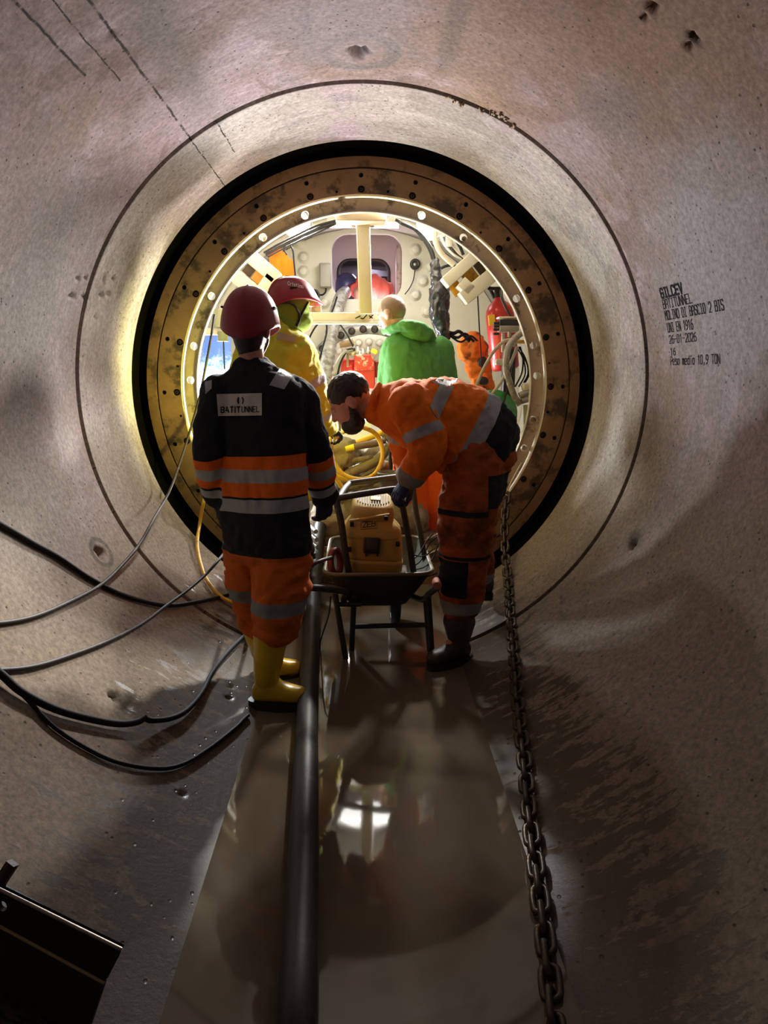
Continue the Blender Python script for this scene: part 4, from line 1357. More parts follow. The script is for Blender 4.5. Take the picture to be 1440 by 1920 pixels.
ellipsoid(m, V(J4['head']) + hu * 0.052 * hs - hf * 0.020 * hs, (sd * 0.080 * hs, hf * 0.098 * hs, hu * 0.086 * hs))
me = remeshed(m, 0.007, 2)
wrinkle(me, 0.008, (40, 40, 40), 1.0)
part_of(me, 'hair', HAIR, p4)
m = MB()
ellipsoid(m, V(J4['head']) - hu * 0.080 * hs + hf * 0.042 * hs, (sd * 0.054 * hs, hf * 0.056 * hs, hu * 0.046 * hs))
for q in (-1, 1):
    limb(m, [V(J4['head']) + sd * q * 0.066 * hs + hf * 0.004 - hu * 0.008, V(J4['head']) + sd * q * 0.056 * hs - hu * 0.050 * hs + hf * 0.010, V(J4['head']) + sd * q * 0.044 * hs - hu * 0.082 * hs + hf * 0.030], [0.010, 0.024, 0.030], 10)
me = remeshed(m, 0.006, 2)
wrinkle(me, 0.006, (50, 50, 50), 2.0)
part_of(me, 'beard', HAIR, p4)
M_EYE = mat('eye_white', (0.5, 0.48, 0.45), 0.25, bump=0)
for q in (-1, 1):
    m = MB(); ellipsoid(m, V(J4['head']) + sd * q * 0.031 * hs + hf * 0.076 * hs + hu * 0.012 * hs, (sd * 0.012, hf * 0.011, hu * 0.009), 10, 6)
    m.build('eye', M_EYE, p4)

# ================================================================== bald worker in the green hoodie
Y3 = 5.20
p3 = thing('person', 'bald person in green hooded sweatshirt standing inside the machine', 'person', (at(790, 900, Y3).x, Y3, DECK))
def A3(x, y, dy=0.0):
    return at(x, y, Y3 + dy)
J3 = dict(head=A3(735, 592, 0.0), hup=(-0.30, 0.12, 0.95), hfwd=(-0.78, 0.55, -0.32), neck=A3(757, 628), chest=A3(780, 690), pelvis=A3(795, 850),
          sh_l=A3(735, 655, -0.02), el_l=A3(718, 735, 0.12), wr_l=A3(700, 770, 0.30), sh_r=A3(828, 655, 0.05), el_r=A3(842, 745, 0.12), wr_r=A3(800, 790, 0.32),
          hip_l=A3(772, 862), kn_l=A3(775, 930, -0.03), an_l=A3(782, 992, 0.0), toe_l=A3(765, 1006, 0.10),
          hip_r=A3(818, 862, 0.05), kn_r=A3(820, 930, 0.03), an_r=A3(824, 992, 0.06), toe_r=A3(812, 1006, 0.15),
          hand_l=((-0.3, 0.8, -0.4), (0.4, 0, -1), (0.5, 0, 0.5), 0.5), hand_r=((-0.6, 0.6, -0.2), (0, 0, -1), (-0.5, 0, 0.5), 0.5), hs=1.12)
body('body', J3, p3, 0.009, SKIN_PALE)
m = MB()
def sec3(x, y, half, dep, dy=0.0):
    return (A3(x, y, dy), V((0.94, 0.34, 0)) * half * 0.0040, V((-0.34, 0.94, 0)) * dep)
loft(m, [sec3(757, 628, 20, 0.08), sec3(766, 636, 36, 0.10), sec3(776, 648, 54, 0.12), sec3(782, 672, 62, 0.14), sec3(785, 720, 64, 0.15), sec3(788, 780, 62, 0.15), sec3(792, 840, 60, 0.15)], 26, 2.3)
a3L = [A3(738, 655, -0.02), A3(724, 735, 0.10), A3(708, 770, 0.26)]
a3R = [A3(826, 655, 0.05), A3(838, 745, 0.12), A3(806, 785, 0.30)]
limb(m, a3L, [0.090, 0.075, 0.055], 16); limb(m, a3R, [0.090, 0.078, 0.055], 16)
me = remeshed(m, 0.012, 6, 0.5)
wrinkle(me, 0.012, (8, 8, 6), 21.0, 0.4)
wrinkle(me, 0.010, (18, 18, 12), 6.1, 0.5)
GREEN = cloth('green_sweatshirt', (0.085, 0.27, 0.075))
hood3 = part_of(me, 'hoodie', GREEN, p3)
m = MB()
hp = smooth_path([A3(720, 622, 0.06), A3(737, 617, -0.06), A3(764, 610, -0.14), A3(795, 618, -0.12), A3(808, 634, -0.02), A3(790, 640, 0.10)], 6)
m.tube(hp, [0.016 + 0.026 * math.sin(PI * (i + 2) / (len(hp) + 3)) for i in range(len(hp))], 12, flat=0.9)
limb(m, [A3(752, 612, -0.06), A3(775, 612, -0.14), A3(800, 628, -0.12)], [0.025, 0.036, 0.034], 12)
limb(m, [A3(757, 622, -0.06), A3(780, 624, -0.13), A3(798, 630, -0.10)], [0.034, 0.045, 0.036], 12)
me = remeshed(m, 0.008, 4)
wrinkle(me, 0.012, (12, 12, 14), 4.0, 0.4)
part_of(me, 'hood', GREEN, p3)
m = MB()
loft(m, [sec3(793, 835, 58, 0.135), sec3(795, 865, 56, 0.135)], 20)
limb(m, [A3(770, 860), A3(772, 930, -0.03), A3(778, 988)], [0.135, 0.115, 0.10], 16)
limb(m, [A3(820, 860, .05), A3(822, 930, 0.02), A3(826, 988, 0.06)], [0.135, 0.115, 0.10], 16)
me = remeshed(m, 0.013, 5)
wrinkle(me, 0.016, (7, 7, 8), 15.0, 0.4)
part_of(me, 'trousers', cloth('bright_orange_trousers', (0.80, 0.14, 0.015)), p3)
boot(p3, A3(778, 980), A3(780, 996), (-0.4, 0.9, 0), 0.25, (BOOT_B, SOLE), 0.075, 0.06, 0.03, DECK)
boot(p3, A3(826, 980, 0.06), A3(826, 996, 0.06), (-0.4, 0.9, 0), 0.25, (BOOT_B, SOLE), 0.075, 0.06, 0.03, DECK)
m = MB()
hu, hf = V(J3['hup']).normalized(), V(J3['hfwd']).normalized()
hf = (hf - hu * hf.dot(hu)).normalized()
sd = hf.cross(hu)
ellipsoid(m, V(J3['head']) + hu * 0.036 * 1.12 - hf * 0.016 * 1.12, (sd * 0.0755 * 1.12, hf * 0.0945 * 1.12, hu * 0.0925 * 1.12))
part_of(remeshed(m, 0.009, 2), 'cropped_hair', mat('stubble_hair', (0.20, 0.125, 0.085), 0.6, 0, 0.2, 90, bump=0.3), p3)

# ================================================================== worker in the yellow coat
Y2 = 4.36
STEP_Z = -1.075
p2 = thing('person', 'person in yellow coat with green hood and red helmet behind the black jacket', 'person', (at(515, 900, Y2).x, Y2, STEP_Z))
def A2(x, y, dy=0.0):
    return at(x, y, Y2 + dy)
J2 = dict(head=A2(546, 578, 0.0), hup=(0.06, 0.0, 1), hfwd=(0.86, 0.42, -0.20), neck=A2(535, 628), chest=A2(518, 700), pelvis=A2(515, 880),
          sh_l=A2(470, 665, 0.10), el_l=A2(455, 760, 0.15), wr_l=A2(520, 800, 0.30), sh_r=A2(562, 668, -0.06), el_r=A2(590, 755, 0.0), wr_r=A2(612, 800, 0.12),
          hip_l=A2(495, 890, 0.06), kn_l=A2(495, 965, 0.05), an_l=A2(495, 1030, 0.06), toe_l=A2(535, 1048, 0.10),
          hip_r=A2(538, 890, -0.04), kn_r=A2(540, 965, -0.04), an_r=A2(538, 1030, -0.03), toe_r=A2(578, 1052, 0.02),
          hand_l=((0.8, 0.4, -0.3), (0, 0, -1), (0, 1, 0), 0.6), hand_r=((0.62, 0.55, -0.55), (0.3, 0.2, -1), (0.1, 1, 0.1), 0.8), hs=1.08)
body('body', J2, p2, 0.009, SKIN)
m = MB()
def sec2(x, y, half, dep, dy=0.0):
    return (A2(x, y, dy), V((0.80, -0.60, 0)) * half * 0.0034, V((0.60, 0.80, 0)) * dep)
loft(m, [sec2(535, 622, 26, 0.08), sec2(530, 640, 50, 0.12), sec2(522, 662, 74, 0.15), sec2(517, 720, 80, 0.165), sec2(516, 800, 80, 0.165), sec2(516, 880, 78, 0.165), sec2(516, 930, 78, 0.16)], 26, 2.3)
a2L = [A2(468, 668, 0.08), A2(452, 760, 0.13), A2(515, 800, 0.28)]
a2R = [A2(560, 668, -0.08), A2(592, 752, -0.02), A2(612, 796, 0.10)]
limb(m, a2L, [0.095, 0.085, 0.062], 16); limb(m, a2R, [0.098, 0.088, 0.066], 16)
limb(m, [A2(520, 612, -0.10), A2(536, 632, -0.13), A2(560, 640, -0.06)], [0.035, 0.055, 0.045], 12)
me = remeshed(m, 0.012, 6, 0.5)
wrinkle(me, 0.026, (7, 7, 6), 31.0, 0.5)
wrinkle(me, 0.014, (16, 16, 13), 3.3, 0.5)
co = vco(me)
tb, db = poly_param(co, a2R)
tt, dt = poly_param(co, [A2(535, 625), A2(516, 930)])
set_attr(me, 'arm', dt / 0.19 - db / 0.098)
set_attr(me, 'ta', tb)
YEL = (0.47, 0.46, 0.026)
c2 = part_of(me, 'coat', cloth('yellow_hi_vis_coat', YEL, [([on_arm, ('a', 'ta', 0.135, 0.195)], GREY_TAPE, 0.5), ([on_arm, ('a', 'ta', 0.345, 0.395)], GREY_TAPE, 0.5)], 0.7), p2)
bv2 = bvh_of(c2)
vs, fs = drape(bv2, ((516, 622), (556, 630), (552, 642), (516, 636)), 0.004, 6, 3)
m = MB(); m.add(vs, fs, 0, True); m.build('shoulder_tape', cloth('grey_tape_warm', (0.36, 0.33, 0.24), rough=0.5), c2)
m = MB()
limb(m, [A2(495, 900), A2(495, 965, 0.05), A2(495, 1028, 0.06)], [0.13, 0.105, 0.09], 14)
limb(m, [A2(538, 900, -.04), A2(540, 965, -0.04), A2(538, 1028, -0.03)], [0.13, 0.105, 0.09], 14)
part_of(remeshed(m, 0.014, 4), 'trousers', cloth('dark_trousers', (0.05, 0.055, 0.06)), p2)
boot(p2, A2(495, 1015, 0.06), A2(495, 1036, 0.06), (0.9, 0.4, 0), 0.24, (BOOT_B, SOLE), 0.075, 0.06, 0.03, STEP_Z)
boot(p2, A2(538, 1015, -0.03), A2(538, 1036, -0.03), (0.9, 0.4, 0), 0.24, (BOOT_B, SOLE), 0.075, 0.06, 0.03, STEP_Z)
for s in 'lr':
    m = MB()
    d, pn, sd, cu = J2['hand_' + s]
    hand(m, J2['wr_' + s], d, pn, sd, 1.08, cu, 1.28)
    limb(m, [V(J2['wr_' + s]) - V(d).normalized() * 0.05, J2['wr_' + s]], [0.044, 0.040], 12)
    part_of(remeshed(m, 0.006, 2, 0.4), 'glove', GLOVE_DARK, p2)
# green hood over head and neck, face left free on the far side
m = MB()
hu, hf = V(J2['hup']).normalized(), V(J2['hfwd']).normalized()
hf = (hf - hu * hf.dot(hu)).normalized()
sd = hf.cross(hu)
hc2 = V(J2['head'])
ellipsoid(m, hc2 + hu * 0.020 - hf * 0.012, (sd * 0.110, hf * 0.122, hu * 0.112))
ellipsoid(m, hc2 - hu * 0.065 + hf * 0.034, (sd * 0.088, hf * 0.100, hu * 0.076))
limb(m, [hc2 - hu * 0.05 - hf * 0.02, A2(536, 632, -0.02)], [0.085, 0.085], 14)
me = remeshed(m, 0.009, 4)
wrinkle(me, 0.012, (7, 7, 20), 44.0, 0.3)
hood2 = part_of(me, 'hood', cloth('lime_green_hood', (0.17, 0.28, 0.028)), p2)
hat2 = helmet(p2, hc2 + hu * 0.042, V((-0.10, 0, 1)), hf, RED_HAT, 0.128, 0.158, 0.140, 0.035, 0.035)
m = MB()
bvh_hood = bvh_of(hood2)
def on_hood(x, y):
    h = hit(bvh_hood, x, y, 0.006)
    return h if h is not None else at(x, y, Y2 - 0.1)
m.tube(smooth_path([on_hood(*q) for q in ((514, 572), (530, 568), (545, 569), (554, 575), (561, 588), (561, 600), (556, 612))], 5), 0.0115, 8, flat=0.6)
m.tube(smooth_path([on_hood(*q) for q in ((577, 566), (572, 576), (566, 588), (562, 597))], 5), 0.0095, 8, flat=0.6)
m.build('chin_strap', M_RUBBER, hat2)
bvh2 = bvh_of(hat2)
vs, fs = drape_text(bvh2, 'Cristino', 540, 534, 1, 0.22, 6.0, 0.004, 0.9, 29, False)
m = MB(); m.add(vs, fs); m.build('handwriting', mat('white_marker', (0.75, 0.70, 0.66), 0.6, bump=0), hat2)

# ================================================================== worker half seen through the hatch
Y5 = 7.28
p5 = thing('person', 'person in coral work shirt bent over beyond the hatch opening', 'person', at(690, 545, Y5) - V((0, 0, 0.25)))
J5 = dict(head=at(652, 532, Y5 + 0.05), hup=(-0.75, 0.3, 0.45), hfwd=(-0.55, -0.2, -0.8), neck=at(666, 540, Y5), chest=at(692, 545, Y5), pelvis=at(730, 556, Y5 + 0.05),
          sh_l=at(672, 548, Y5 - 0.14), el_l=at(672, 585, Y5 - 0.15), wr_l=at(660, 610, Y5 - 0.1), sh_r=at(672, 545, Y5 + 0.14), el_r=at(672, 585, Y5 + 0.15), wr_r=at(660, 610, Y5 + 0.1),
          hip_l=at(736, 560, Y5 - 0.06), kn_l=at(742, 600, Y5 - 0.06), an_l=at(745, 640, Y5 - 0.02), toe_l=at(735, 645, Y5 - 0.02),
          hip_r=at(736, 560, Y5 + 0.1), kn_r=at(742, 600, Y5 + 0.1), an_r=at(745, 640, Y5 + 0.1), toe_r=at(735, 645, Y5 + 0.1),
          hand_l=((-0.3, 0, -1), (-1, 0, 0), (0, 1, 0), 0.6), hand_r=((-0.3, 0, -1), (-1, 0, 0), (0, -1, 0), 0.6))
body('body', J5, p5, 0.011, SKIN)
m = MB()
loft(m, [(at(664, 540, Y5), V((0, 0.1, 0)), V((0, 0, 0.09))), (at(680, 540, Y5), V((0, 0.18, 0)), V((0, 0, 0.13))), (at(700, 543, Y5), V((0, 0.19, 0)), V((0.02, 0, 0.14))), (at(725, 555, Y5), V((0, 0.18, 0)), V((0.05, 0, 0.11)))], 22)
me = remeshed(m, 0.012, 4)
wrinkle(me, 0.03, (14, 5, 4), 9.0, 0.2)
part_of(me, 'shirt', cloth('coral_shirt', (0.80, 0.16, 0.12)), p5)
hat5 = helmet(p5, at(651, 534, Y5 - 0.03), (-0.35, -0.1, 0.9), (-0.7, -0.4, -0.3), mat('dark_blue_helmet', (0.03, 0.035, 0.10), 0.25, bump=0.02), 0.105, 0.125, 0.115)
# ================================================================== wheelbarrow
YW = 3.50
wb = thing('wheelbarrow', 'muddy dark wheelbarrow carrying a yellow pump unit', 'wheelbarrow', onz(730, 1240, WATER))
M_TRAY = mat('muddy_green_tray', (0.040, 0.042, 0.030), 0.9, 0.0, 0.25, 8, (0.085, 0.075, 0.052), 0.55, 0.7, 6.0, 0.25, spec=0.15)
M_FRAME = mat('painted_tube', (0.022, 0.026, 0.025), 0.6, 0.0, 0.3, 14, (0.11, 0.095, 0.07), 0.6, 0.75, 9.0, 0.1)
def W(x, y, dy=0.0):
    return at(x, y, YW + dy)
def tray_sec(z, x0, x1, y0, y1, r):
    return [V((p[0], p[1], z)) for p in rrect((x0 + x1) / 2, (y0 + y1) / 2, x1 - x0, y1 - y0, r, 5)]
tl, tr = W(607, 1078), W(814, 1078)
zt = tl.z
bl, brr = W(662, 1136, 0.14), W(776, 1136, 0.14)
secs = [tray_sec(zt, tl.x, tr.x, YW, YW + 0.86, 0.09), tray_sec((zt + bl.z) / 2 + 0.0, tl.x + 0.065, tr.x - 0.065, YW + 0.05, YW + 0.78, 0.09), tray_sec(bl.z, tl.x + 0.125, tr.x - 0.125, YW + 0.14, YW + 0.62, 0.08)]
m = MB()
k = len(secs[0])
vs = [p for s in secs for p in s]
inn = [[p + (V((0, 0, 0.006 if i == 2 else 0)) + (V(((tl.x + tr.x) / 2, YW + 0.42, p.z)) - p).normalized() * 0.006) for p in s] for i, s in enumerate(secs)]
vs2 = [p for s in inn for p in s]
fs = [(i * k + j, i * k + (j + 1) % k, (i + 1) * k + (j + 1) % k, (i + 1) * k + j) for i in range(2) for j in range(k)]
m.add(vs, fs + [tuple(range(2 * k, 3 * k))], 0, True)
m.add(vs2, fs + [tuple(range(2 * k, 3 * k))], 0, True)
tray = m.build('tray', M_TRAY, wb)
m = MB(); m.tube(secs[0], 0.011, 8, closed=True); m.build('rolled_rim', mat('worn_rim', (0.16, 0.14, 0.095), 0.45, 0.3, 0.25, 14), tray)
# frame tubes: each handle runs from the wheel back to a grip
ax_y, ax_z = 4.10, WATER + 0.165
wx = at(740, 1160, ax_y).x
hl = smooth_path([V((wx - 0.07, ax_y, ax_z)), V((tl.x + 0.17, YW + 0.55, bl.z - 0.03)), V((tl.x + 0.10, YW + 0.12, bl.z + 0.04)), W(648, 1110, -0.05), W(610, 1104, -0.18), W(572, 1101, -0.24)], 6)
m = MB(); m.tube(hl, 0.0175, 10); m.build('handle', M_FRAME, wb)
hr = smooth_path([V((wx + 0.07, ax_y, ax_z)), V((tr.x - 0.17, YW + 0.55, bl.z - 0.03)), V((tr.x - 0.06, YW + 0.12, bl.z + 0.04)), W(806, 1112, -0.03), W(816, 1104, -0.12), W(819, 1100, -0.2)], 6)
m = MB(); m.tube(hr, 0.0175, 10); hrr = m.build('handle', M_FRAME, wb)
m = MB(); m.tube([W(818, 1088, -0.10), W(818, 1092, -0.13), W(819.5, 1097, -0.26), W(819.5, 1098, -0.265)], [0.018, 0.023, 0.023, 0.019], 12); m.build('grip', mat('faded_red_grip', (0.42, 0.13, 0.085), 0.6, bump=0.1), hrr)
for pts in ([W(628, 1112, 0.0), onz(649, 1241, WATER - 0.02)], [W(664, 1118, 0.06), onz(659, 1224, WATER - 0.02)], [W(803, 1118, 0.0), onz(811, 1244, WATER - 0.02)], [W(798, 1120, 0.08), onz(806, 1226, WATER - 0.02)]):
    m = MB(); m.tube(pts, 0.016, 10); m.build('leg', M_FRAME, wb)
m = MB(); m.tube([onz(659, 1200, -1.37) + V((0, 0, 0.08)), onz(806, 1196, -1.37) + V((0, 0, 0.08))], 0.014, 10); m.build('crossbar', M_FRAME, wb)
m = MB(); m.tube([W(632, 1133, 0.02), W(676, 1133, 0.06)], 0.014, 8); m.build('brace', M_FRAME, wb)
m = MB()
m.lathe([(0.05, -0.03), (0.12, -0.035), (0.158, -0.026), (0.165, 0), (0.158, 0.026), (0.12, 0.035), (0.05, 0.03)], (wx, ax_y, ax_z), (1, 0, 0), 32)
wh = m.build('wheel', M_RUBBER, wb)
m = MB(); m.cyl(V((wx - 0.08, ax_y, ax_z)), V((wx + 0.08, ax_y, ax_z)), 0.012); m.lathe([(0.05, -0.035), (0.06, -0.02), (0.06, 0.02), (0.05, 0.035)], (wx, ax_y, ax_z), (1, 0, 0), 20); m.build('axle', M_STEEL_DARK, wh)

# ================================================================== yellow pump unit in its tube frame
YP = 3.72
M_SLOT = mat('grille_dark', (0.07, 0.05, 0.02), 0.6, bump=0)
M_PY = mat('dull_yellow_plastic', (0.48, 0.33, 0.07), 0.62, 0, 0.10, 6, (0.26, 0.17, 0.05), 0.62, 0.78, 8.0, 0.06)
pump = thing('pump_unit', 'yellow boxy pump unit with black tube frame standing in the wheelbarrow', 'pump', at(705, 1075, YP) - V((0, 0, 0.02)))
def Pp(x, y, dy=0.0):
    return at(x, y, YP + dy)
kx = 0.00287
roll = Matrix.Rotation(math.radians(3.0), 3, 'Y')
def psec(x, y, half, dep):
    return (Pp(x, y, 0.0), roll @ V((half * kx, 0, 0)), V((0, dep, 0)))
m = MB(); loft(m, [psec(704, 1066, 50, 0.12), psec(703, 1044, 54, 0.13)], 32, 5.0); me = remeshed(m, 0.008, 3); lower = part_of(me, 'lower_housing', M_PY, pump)
m = MB(); loft(m, [psec(703, 1040, 53, 0.125), psec(700, 1006, 55, 0.13), psec(698, 990, 54, 0.128)], 32, 4.5); me = remeshed(m, 0.008, 3); mid = part_of(me, 'middle_housing', M_PY, pump)
m = MB(); loft(m, [psec(698, 1001, 57, 0.135), psec(697, 985, 55, 0.13), psec(696, 973, 44, 0.11)], 32, 4.0); me = remeshed(m, 0.008, 3); top = part_of(me, 'upper_housing', M_PY, pump)
m = MB(); loft(m, [psec(698, 972, 41, 0.105), psec(699, 957, 41, 0.105), (Pp(699, 946), roll @ V((40 * kx, 0, 0)), V((0, 0.104, 0.030))), (Pp(700, 939), roll @ V((37 * kx, 0, 0)), V((0, 0.098, 0.034)))], 32, 3.0, (0.10, 0.86)); me = remeshed(m, 0.007, 3); cap = part_of(me, 'motor_cap', M_PY, pump)
tilt = roll @ Matrix.Rotation(math.radians(19), 3, 'X')
c0 = Pp(700, 934.0, 0.0)
for i in range(13):
    t = -0.084 + 0.014 * i
    ln = math.sqrt(max(0.0, 1 - (t / 0.096) ** 2)) * 0.074
    m = MB(); m.box(c0 + tilt @ V((t, 0, 0.0)), (0.006, ln * 2, 0.006), tilt)
    m.build('slot', M_SLOT, cap)
m = MB(); m.bevbox(c0 + tilt @ V((0.012, -0.01, 0.003)), (0.055, 0.04, 0.008), 0.003, tilt); m.build('emblem', mat('emblem_yellow', (0.7, 0.55, 0.12), 0.4, bump=0), cap)
# gauge
g0 = Pp(697, 1023, -0.138)
m = MB(); m.bevbox(g0, (0.088, 0.03, 0.086), 0.008, roll)
for sx in (-0.03, 0.03): m.bevbox(g0 + V((sx, 0, -0.048)), (0.01, 0.02, 0.02), 0.003)
gauge = m.build('gauge', mat('black_plastic', (0.013, 0.013, 0.013), 0.4, bump=0.05), pump)
m = MB(); m.bevbox(g0 + V((0.0, -0.013, 0.010)), (0.062, 0.008, 0.05), 0.002, roll); m.build('display', mat('dull_display', (0.055, 0.06, 0.055), 0.15, bump=0), gauge)
# framed mark on the housing
bz = bvh_of(top)
def hitd(bvh, x, y, off, dflt):
    h = hit(bvh, x, y, off)
    return h if h is not None else dflt
m = MB()
dfl = Pp(692, 985, -0.14)
for a, b in (((677, 978), (707, 974)), ((707, 974), (707, 990)), ((707, 990), (677, 993)), ((677, 993), (677, 978))):
    pts = [hitd(bz, a[0] + (b[0] - a[0]) * t, a[1] + (b[1] - a[1]) * t, 0.004, dfl) for t in (0, .33, .66, 1)]
    m.tube(pts, 0.0012, 5)
vs, fs = drape_text(bz, 'ZEB', 680.5, 989, 1, -0.12, 9.5, 0.004, 1.3, 23)
m.add(vs, fs)
m.build('marking', M_INK, top)
for x, y in ((660, 983), (724, 971), (655, 1030), (746, 1020)):
    m = MB(); m.bevbox(Pp(x, y, -0.125), (0.022, 0.03, 0.024), 0.005, roll); m.build('clip', M_STEEL_DARK, pump)
m = MB(); m.tube([Pp(656, 977, -0.12), Pp(730, 965, -0.12)], 0.008, 8); m.build('hinge_rod', M_PY, top)
def bar(name, pts, r, mt, par, res=6, n=10):
    m = MB(); m.tube(smooth_path(pts, res), r, n); return m.build(name, mt, par)
# frame: near hoop and far hoop joined at the top
bar('frame_tube', [Pp(656, 1082, -0.16), Pp(648, 1040, -0.17), Pp(640, 980, -0.17), Pp(632, 945, -0.17), Pp(633, 935, -0.17)], 0.0185, M_FRAME, pump)
bar('frame_tube', [Pp(633, 937, -0.17), Pp(645, 917, 0.05), Pp(657, 905, 0.22)], 0.016, M_FRAME, pump)
bar('frame_tube', [Pp(633, 934, -0.17), Pp(680, 926, -0.17), Pp(745, 917, -0.17), Pp(750, 922, -0.17), Pp(757, 960, -0.17), Pp(768, 1020, -0.17), Pp(776, 1078, -0.16)], 0.017, M_FRAME, pump)
bar('frame_tube', [Pp(655, 906, 0.2), Pp(700, 900, 0.2), Pp(760, 894, 0.2), Pp(772, 905, 0.2), Pp(780, 960, 0.2), Pp(792, 1020, 0.18), Pp(799, 1062, 0.16)], 0.017, M_FRAME, pump)
m = MB(); m.bevbox(Pp(712, 1078, 0.02), (0.32, 0.30, 0.035), 0.012); m.build('base_plate', M_STEEL_DARK, pump)
# red tape roll leaning in the tray
m = MB(); c = at(629, 1054, 3.60)
m.lathe([(0.034, -0.016), (0.052, -0.016), (0.052, 0.016), (0.034, 0.016), (0.034, -0.016)], (0, 0, 0), (0.80, -0.55, 0.15), 28)
o = m.build('tape_roll', mat('dark_red_tape', (0.20, 0.022, 0.018), 0.5, bump=0.05)); o.data.transform(Matrix.Diagonal((1, 1, 1.55, 1))); o.location = c
tag(o, 'dark red ring-shaped roll leaning at the left end of the wheelbarrow tray', 'roll')
# black hose end hanging over the left rim and thin wires at the right
def cable(name, pts, r, mt, label, cat='cable', group=None, res=8, n=8):
    m = MB(); sp = smooth_path(pts, res); m.tube(sp, r, n)
    o = m.build(name, mt, org=sp[0])
    return tag(o, label, cat, group)
cable('rubber_strap', [at(569, 1074, 3.34), at(585, 1060, 3.36), at(600, 1052, 3.4), at(622, 1045, 3.56)], 0.010, M_RUBBER, 'short black rubber strap lying over the hose beside the wheelbarrow', 'strap')
for i, pts in enumerate(([(771, 1052), (785, 1040), (800, 1015), (812, 1000)], [(775, 1062), (790, 1050), (805, 1020), (822, 1004)], [(772, 1040), (795, 1043), (812, 1030)], [(780, 1068), (798, 1062), (812, 1046), (822, 1020)])):
    cable('wire', [at(x, y, 3.78 - 0.02 * i) for x, y in pts], 0.0035, M_CABLE, ('longest thin black wire at the right side of the wheelbarrow tray', 'thin black wire just inside the right rim of the tray', 'short level black wire at the right side of the tray', 'lowest thin black wire at the right side of the tray')[i], 'wire', 'wires in the wheelbarrow', 5, 6)
cable('wire', [at(620, 1118, 3.46), at(617, 1150, 3.44), at(606, 1185, 3.4), onz(600, 1205, WATER)], 0.004, M_CABLE, 'thin black wire hanging below the left wheelbarrow handle into the water', 'wire')

# ================================================================== big black hose on the tunnel floor
hose_pts = [at(546, 2120, 1.22), onz(556, 1920, WATER + 0.045), onz(565, 1700, WATER + 0.045), onz(572, 1500, WATER + 0.045), onz(576, 1330, WATER + 0.045), onz(582, 1220, WATER + 0.05), at(586, 1130, 4.15), at(592, 1060, 4.55), at(600, 990, 4.95), at(606, 960, 5.3)]
m = MB(); sp = smooth_path(hose_pts, 10); m.tube(sp, 0.048, 20)
hz = m.build('slurry_hose', mat('worn_black_pipe', (0.022, 0.022, 0.021), 0.5, 0.0, 0.4, 9, (0.115, 0.10, 0.082), 0.56, 0.74, 5.5, 0.25, 0.004), org=sp[12])
tag(hz, 'thick black hose running along the flooded floor from bottom edge to machine', 'hose')
# ribbed grey hose that climbs out of the hatch
gp = smooth_path([at(648, 548, 6.9), at(640, 556, 6.55), at(632, 580, 6.3), at(622, 625, 6.1), at(616, 670, 5.95), at(611, 715, 5.85), at(612, 770, 5.75), at(618, 830, 5.65)], 14)
m = MB(); m.tube(gp, [0.055 + 0.004 * math.sin(i * 1.7) for i in range(len(gp))], 16)
gh = m.build('suction_hose', mat('dusty_spiral_hose', (0.27, 0.26, 0.24), 0.45, 0, 0.25, 18, (0.12, 0.115, 0.10), 0.48, 0.62, 18.0, 0.3), org=gp[0])
tag(gh, 'grey mud-streaked hose coming down from the hatch opening', 'hose')

# ================================================================== chain
chain = thing('chain', 'heavy rusty chain hung from the steel ring and trailing along the floor', 'chain', onpipe(975, 1300))
lm = MB()
st, hl_, hw_ = [], 0.026, 0.0225
for i in range(16):
    a = 2 * PI * i / 16
    st.append(V((math.cos(a) * hw_, 0, math.sin(a) * hw_ + math.copysign(hl_ - 0.0, math.sin(a)) * (1 if abs(math.sin(a)) > 0.01 else 0))))
st = smooth_path(st, 2, True)
lm.tube(st, 0.0098, 8, closed=True)
M_CHAIN = mat('rusty_chain', (0.075, 0.060, 0.045), 0.38, 0.55, 0.35, 25, (0.16, 0.115, 0.07), 0.55, 0.7, 22.0, 0.25)
lme = lm.mesh('link', M_CHAIN)
cp = [at(950, 925, 4.84), at(946, 975, 4.68), at(947, 1030, 4.50), onpipe(953, 1095, 1.475), onpipe(957, 1150, 1.475)]
cp += [onpipe(961, 1205, 1.478), onpipe(965, 1250, 1.478), onpipe(972, 1330, 1.476), onpipe(984, 1430, 1.476), onpipe(992, 1520, 1.476), onpipe(1002, 1600, 1.476), onpipe(1015, 1700, 1.476), onpipe(1030, 1820, 1.476), onpipe(1040, 1930, 1.476), onpipe(1050, 2050, 1.476)]
path = smooth_path(cp, 24)
acc, step, last, idx = 0.0, 0.068, path[0], 0
prev = path[0]
for p in path[1:]:
    acc += (p - prev).length
    prev = p
    if acc >= step:
        acc -= step
        t = (p - last).normalized()
        mid_ = (p + last) / 2
        Rm = frame(t, V((0.3, 0.2, 0.9)) if abs(t.z) < 0.8 else V((1, 0, 0)))
        ang = math.radians(38 if idx % 2 else -52) + random.uniform(-0.14, 0.14)
        M = Matrix.Translation(mid_) @ (Rm @ Matrix.Rotation(ang, 3, 'Z')).to_4x4()
        o = bpy.data.objects.new('link', lme); COL.objects.link(o); attach(o, chain)
        o.matrix_basis = M
        last = p
        idx += 1
m = MB(); m.tube(smooth_path([at(948, 930, 4.83), at(943, 936, 4.80), at(946, 944, 4.80), at(956, 940, 4.82), at(955, 930, 4.84), at(949, 922, 4.86)], 6), 0.012, 10)
m.build('hook', mat('rusty_hook', (0.24, 0.15, 0.09), 0.5, 0.3, 0.3, 20, bump=0.2), chain)
